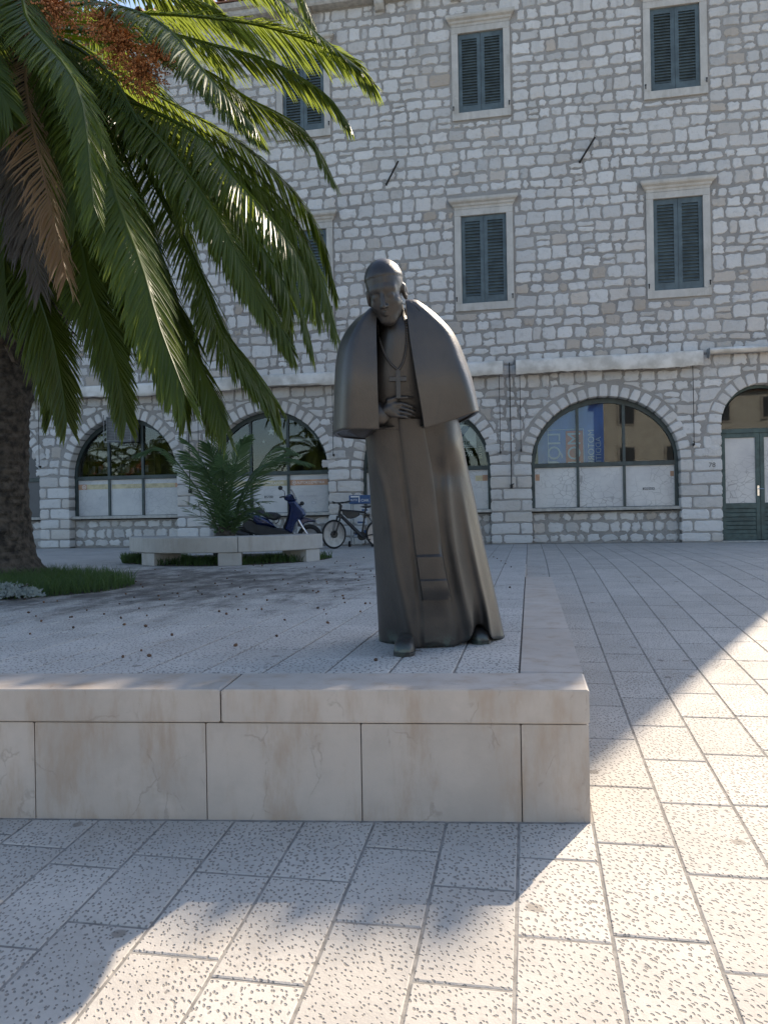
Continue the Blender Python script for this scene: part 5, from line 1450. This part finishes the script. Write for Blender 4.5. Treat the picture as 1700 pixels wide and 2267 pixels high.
fwd = Matrix.Rotation(ST_, 3, 'Z') @ Vector((-1, 0, 0)); lat = Matrix.Rotation(ST_, 3, 'Z') @ Vector((0, 1, 0))
HB = Vector((.135, 0, .74)); HT = Vector((.19, 0, .97))
m = MB()
for sgn in (-1, 1): m.tube([FC+lat*sgn*.06, HB+lat*sgn*.06+Vector((0, 0, -.04))], [.017, .022], 8)
m.tube([HB-lat*.075+Vector((0, 0, -.03)), HB+lat*.075+Vector((0, 0, -.03))], .024, 8); m.tube([HB+Vector((0, 0, -.03)), HT], .024, 8); m.build('fork', 'bike_black', BK, True, 50)
BB = Vector((.637, 0, .27)); SE = Vector((.73, 0, .86)); RH = Vector((1.05, 0, .325))
m = MB(); m.tube([Vector((.15, 0, .86)), Vector((.72, 0, .80))], .022, 8); m.tube([Vector((.145, 0, .77)), BB], [.036, .046], 10); m.tube([BB, SE, SE+Vector((.01, 0, .05))], .02, 8); m.tube([HB, HT], .030, 10)
for sgn in (-1, 1): m.tube([BB+Vector((0, sgn*.05, 0)), RH+Vector((0, sgn*.065, 0))], .013, 6); m.tube([Vector((.725, sgn*.02, .80)), RH+Vector((0, sgn*.065, 0))], .010, 6)
m.build('frame', 'bike_black', BK, True, 50)
m = MB(); m.tube([HT, HT+fwd*.06+Vector((0, 0, .03))], .018, 8); h0 = HT+fwd*.06+Vector((0, 0, .05)); m.tube([h0-lat*.33+Vector((.0, 0, .03))-fwd*.06, h0-lat*.12, h0+lat*.12, h0+lat*.33+Vector((0, 0, .03))-fwd*.06], .014, 8)
for sgn in (-1, 1): m.tube([h0+lat*sgn*.22-fwd*.03+Vector((0, 0, .01)), h0+lat*sgn*.34-fwd*.065+Vector((0, 0, .03))], .019, 8); m.box(tuple(h0+lat*sgn*.16+fwd*.02), (.05, .03, .04), rz=ST_)
m.build('handlebar', 'bike_black', BK, True, 50)
m = MB(); m.prism_y([(.60, .925), (.70, .945), (.86, .95), (.88, .93), (.80, .895), (.68, .90)], -.06, .06, .02); m.tube([SE, SE+Vector((.015, 0, .07))], .014, 8); m.build('saddle', 'seat_vinyl', BK, True, 40)
m = MB(); m.prism_y([(.20, .845), (.60, .815), (.60, .74), (.52, .69), (.40, .66), (.32, .67), (.22, .78)], -.035, .035, .015); m.build('frame_bag', 'seat_vinyl', BK, True, 40)
m = MB(); M = Matrix.Rotation(PI/2, 3, 'X'); m.lathe([(.01, -.055), (.095, -.055), (.10, -.05), (.01, -.045)], tuple(BB), 24, M); m.tube([BB+Vector((0, -.075, 0)), BB+Vector((.15, -.085, -.07))], .011, 6); m.tube([BB+Vector((0, .075, 0)), BB+Vector((-.15, .085, .07))], .011, 6); m.box(tuple(BB+Vector((.15, -.13, -.07))), (.09, .08, .025)); m.box(tuple(BB+Vector((-.15, .13, .07))), (.09, .08, .025)); m.build('crankset', 'black_plastic', BK, True, 40)

# ------------------------------------------------------------------ wheeled display stand behind the bicycle
DS = thing('display_stand', 'grey wheeled display rack with blue header board behind the bicycle', 'display stand', (-3.85, 17.55, 0))
m = MB()
for x in (-.22, .24):
    for y in (-.16, .14): m.tube([(x, y, .06), (x, y*.7, 1.02)], .014, 6)
for z in (.22, .5, .78, 1.0):
    m.tube([(-.22, -.15, z), (.24, -.15, z)], .010, 6); m.tube([(-.22, .12, z), (.24, .12, z)], .010, 6)
m.build('frame', 'grey_plastic', DS)
for z in (.23, .51, .79): m = MB(); m.box((.01, -.02, z), (.46, .28, .012)); m.build('shelf', 'grey_plastic', DS)
m = MB(); m.box((0.0, -.17, 1.10), (.50, .02, .20), bev=.004); hd_ = m.build('header_board', 'sign_blue', DS)
place_text('header_lettering', 'CIAK', .085, (.03, -.183, 1.05), EX, EZ, 'print_white', hd_); place_text('header_lettering', 'AUTO', .06, (-.22, -.183, 1.07), EX, EZ, 'print_white', hd_)
m = MB(); m.box((-.01, -.1815, 1.11), (.022, .002, .15)); m.box((-.12, -.1815, 1.165), (.18, .002, .03)); m.build('header_print', 'print_white', hd_)
for k, x in enumerate((-.27, .27)):
    m = MB(); m.lathe([(.01, -.025), (.06, -.025), (.07, -.015), (.07, .015), (.06, .025), (.01, .025)], (x, -.10, .07), 16, Matrix.Rotation(PI/2, 3, 'Y')); m.build('wheel', 'rubber', DS, True, 40)
for x, z, s_, mt, lb in ((.10, .90, (.15, .2, .16), 'box_white', 'small white carton on the top shelf of the display rack'), (.02, .60, (.20, .2, .15), 'box_white', 'white carton on the middle shelf of the display rack'), (-.05, .32, (.2, .2, .17), 'box_white', 'white carton on the bottom shelf of the display rack'), (.14, .32, (.13, .2, .15), 'sign_blue', 'blue carton on the bottom shelf of the display rack')):
    m = MB(); zb = {.90: .797, .60: .517, .32: .237}[z]; m.box((0, 0, s_[2]/2), s_, bev=.004)
    o = tag(m.build('carton', mt, loc=(-3.85+x, 17.53, zb)), lb, 'carton', 'cartons on the display rack')
    if mt == 'box_white':
        mm = MB(); mm.box((0, -s_[1]/2-.001, s_[2]*.35), (s_[0]*.9, .002, s_[2]*.25)); mm.build('carton_print', 'sign_blue', o)

# ------------------------------------------------------------------ air conditioner in the first arch
AC = thing('air_conditioner', 'boxy grey air conditioner hung in the top of the left arched window', 'air conditioner', (-10.25, WY, 2.70))
m = MB(); m.box((0, .16, .34), (.68, .40, .62), bev=.015); m.build('casing', 'ac_grey', AC)
m = MB()
for x in (-.37, -.12, .14, .37): m.box((x*.9, -.055, .34), (.02, .02, .62))
for z in (.02, .66): m.box((0, -.0552, z*.93+.03), (.68, .021, .03))
m.build('front_frame', 'ac_grey', AC)
m = MB(); m.box((0, -.041, .34), (.65, .01, .58)); m.build('grille_back', 'grille_dark', AC)
for k in range(14): m = MB(); m.box((0, -.048, .06+.04*k), (.65, .008, .014)); m.build('grille_slat', 'ac_grey', AC)
m = MB(); m.tube([(-.38, -.12, .70), (-.38, -.12, .0), (-.30, -.0, .0)], .012, 6); m.tube([(-.38, -.12, .0), (.38, -.12, -.0)], .014, 6); m.build('bracket', 'ac_grey', AC)

# ------------------------------------------------------------------ rolled awnings, cranks, flag brackets
def awning(x0, x1, label, zt=4.25, drop=.36, rolled=False):
    t = thing('awning', label, 'awning', ((x0+x1)/2, WY, zt), 0, 'rolled up awnings over the shop arches'); L = x1-x0
    n = max(8, int(L*7)); A = []
    for i in range(n+1):
        x = -L/2+L*i/n; sg = .012*math.sin(i*1.1)+.01*math.sin(i*.37+L); lo_ = -drop+.02*math.sin(i*.23+x0)+.012*random.uniform(-1, 1)*(i not in (0, n))
        q = [(-.05, -.02), (-.20, -.015), (-.29, -.04), (-.315+sg*.4, -.10), (-.295+sg, -.20), (-.305+sg, -.29), (-.27+sg*.5, lo_)] if not rolled else [(-.05, -.02), (-.16, -.005), (-.25, -.02), (-.28, -.07), (-.26, -.12), (-.2, -.14), (-.12, -.13)]
        A.append([(x, y, z) for y, z in q]+[(x, y+.012, z) for y, z in q[::-1]])
    m = MB(); m.loft(A); m.build('cloth', 'awning_cloth', t, True, 50)
    m = MB(); m.tube([(-L/2, -.14, -.10), (L/2, -.14, -.10)], .05, 10); m.build('roller', 'grey_plastic', t, True, 40)
    for sx_ in (-1, 1):
        m = MB(); ca = sx_*(L/2+.006); m.lathe([(.005, -.006), (.115, -.006), (.125, 0), (.115, .006), (.005, .006)], (ca, -.17, -.12), 18, Matrix.Rotation(PI/2, 3, 'Y')); m.box((ca, -.03, -.10), (.02, .09, .2)); m.build('end_bracket', 'grey_plastic', t)
    return t
awning(-13.75, -12.56, 'short length of rolled pale awning behind the date palm trunk', 4.14, .32)
awning(-12.38, -8.33, 'rolled pale awning over the left arched window with the air conditioner', 4.16, .32)
awning(-8.17, -4.40, 'rolled pale awning above the arched window behind the scooter', 4.20, .33)
awning(-4.25, -.54, 'rolled pale awning above the arch half hidden by the statue')
awning(-.25, 3.78, 'rolled off-white awning above the window with the blue banner')
awning(3.93, 7.1, 'thin tightly rolled awning above the green double door', 4.28, .3, True)
def crank(x, zt, zb, label, heavy=False):
    t = thing('awning_crank', label, 'crank rod', (x, WY-.09, zb), 0, 'crank rods hanging from the awnings')
    m = MB(); m.tube([(0, 0, zt-zb), (.004, .0, (zt-zb)*.5), (0, 0, .05)], .013 if heavy else .008, 6); m.build('rod', 'iron', t)
    m = MB(); m.tube([(0, 0, .06), (0, -.01, -.02), (0, .09, -.03)], .014 if heavy else .010, 6); m.box((0, .03, .0), (.06, .10, .09) if heavy else (.035, .08, .05), bev=.006)
    if heavy: m.tube([(-.03, -.01, .02), (.06, -.03, .06)], .012, 6)
    m.build('hook', 'iron', t)
crank(-12.5, 4.0, 2.14, 'awning crank rod left of the arch with the air conditioner')
crank(-8.33, 3.85, 1.40, 'awning crank rod left of the young palm', True)
crank(-8.08, 3.85, 2.2, 'thin awning rod just above the young palm')
crank(-4.62, 3.86, 2.2, 'awning rod on the pier above the bicycle')
crank(-.64, 3.92, 2.14, 'thin left rod of the three on the pier right of the statue')
crank(-.40, 4.2, 1.34, 'long heavy middle rod on the pier right of the statue', True)
crank(-.17, 3.92, 2.17, 'thin right rod of the three on the pier right of the statue')
crank(3.60, 3.93, 2.18, 'awning rod on the pier left of the green door')
def pole(x, z, label):
    t = thing('flag_holder', label, 'flag holder', (x, WY, z), 0, 'iron flag holders slanting from the upper wall')
    m = MB(); m.tube([(0, .03, 0), (0, -.04, 0)], .03, 8); m.build('base_plate', 'iron', t)
    m = MB(); m.tube([(0, -.02, 0), (.33, -.22, .44)], .022, 8); m.build('tube', 'iron', t, True, 40)
pole(-3.22, 8.62, 'slanting iron flag holder on the wall above the statue head'); pole(1.26, 8.70, 'slanting iron flag holder between the upper right shuttered windows')

# ------------------------------------------------------------------ fallen dates on the paving
def date_me():
    m = MB(); m.ball((0, 0, .0), (.011, .008, .008), 6, 3); return m.mesh('fallen_date', True)
DM = date_me(); k = 0
while k < 170:
    x, y = random.uniform(-6.5, -.2), random.uniform(3.9, 13.5)
    if random.random() > .25+.9*math.exp(-((x+2.8)**2/4+(y-7.5)**2/9)): continue
    if -1.25 < x < .3 and 4 < y < 5.4: continue
    if (x-BC.x)**2+(y-BC.y)**2 < 3.6 or (((x+6.5)/2.1)**2+((y-7.75)/1.5)**2 < 1): continue
    o = obj('fallen_date', DM, 'date_brown', None, (x, y, .008)); o.rotation_euler = (0, random.uniform(-.4, .4), random.uniform(0, 6)); s_ = random.uniform(.8, 1.35); o.scale = (s_, s_, s_)
    tag(o, 'small dark fallen date lying on the plaza paving under the palm', 'date', 'fallen dates scattered on the paving'); k += 1
for x, y, lb in ((-1.93, 2.48, 'small reddish scrap on the sunlit paving at the lower left'), (.58, 2.05, 'orange scrap on the sunlit paving at the bottom right'), (1.35, 3.9, 'dark pebble on the sunlit paving right of the plinth')):
    m = MB(); m.ball((0, 0, 0), (.014, .010, .009), 7, 4); tag(m.build('scrap', 'date_brown', loc=(x, y, pav(y)+.009)), lb, 'scrap')

# ------------------------------------------------------------------ the sunlit house across the square, seen only as a reflection in the panes
HO = thing('plastered_house', 'cream plastered house across the square reflected in the shop windows', 'house', (15.5, -17, -2.0))
m = MB(); m.box((0, -4, 5.2), (21, 8, 10.4)); m.build('wall', 'plaster_cream', HO)
m = MB(); m.loft([[(x, .4, 10.4), (x, -4, 12.4), (x, -8.4, 10.4)] for x in (-10.9, 10.9)]); m.build('roof', 'roof_clay', HO)
for x in range(-9, 10, 3):
    for z in (2.2, 5.6, 8.6):
        m = MB(); m.box((x, .03, z+.6), (1.2, .1, 1.6)); wo_ = m.build('window', 'surround_stone', HO); m = MB(); m.box((x, .06, z+.6), (.95, .08, 1.35)); m.build('pane', 'window_dark', wo_)
for k, (x, y, z, rz_, lb) in enumerate(((-33, -16, -1.9, 1.0, 'date palm across the square reflected in the window with the air conditioner'), (-27.5, -17, -1.9, 2.3, 'second date palm across the square reflected beside the air conditioner'), (-15.2, -18, -1.9, 4.1, 'date palm across the square reflected in the window behind the scooter'))):
    c_p = PALM.copy(); COL.objects.link(c_p); c_p.location = (x, y, z); c_p.rotation_euler = (0, 0, rz_); c_p['label'] = lb; c_p['group'] = 'palms across the square'
    for ch in list(PALM.children):
        q = ch.copy(); COL.objects.link(q); q.parent = c_p
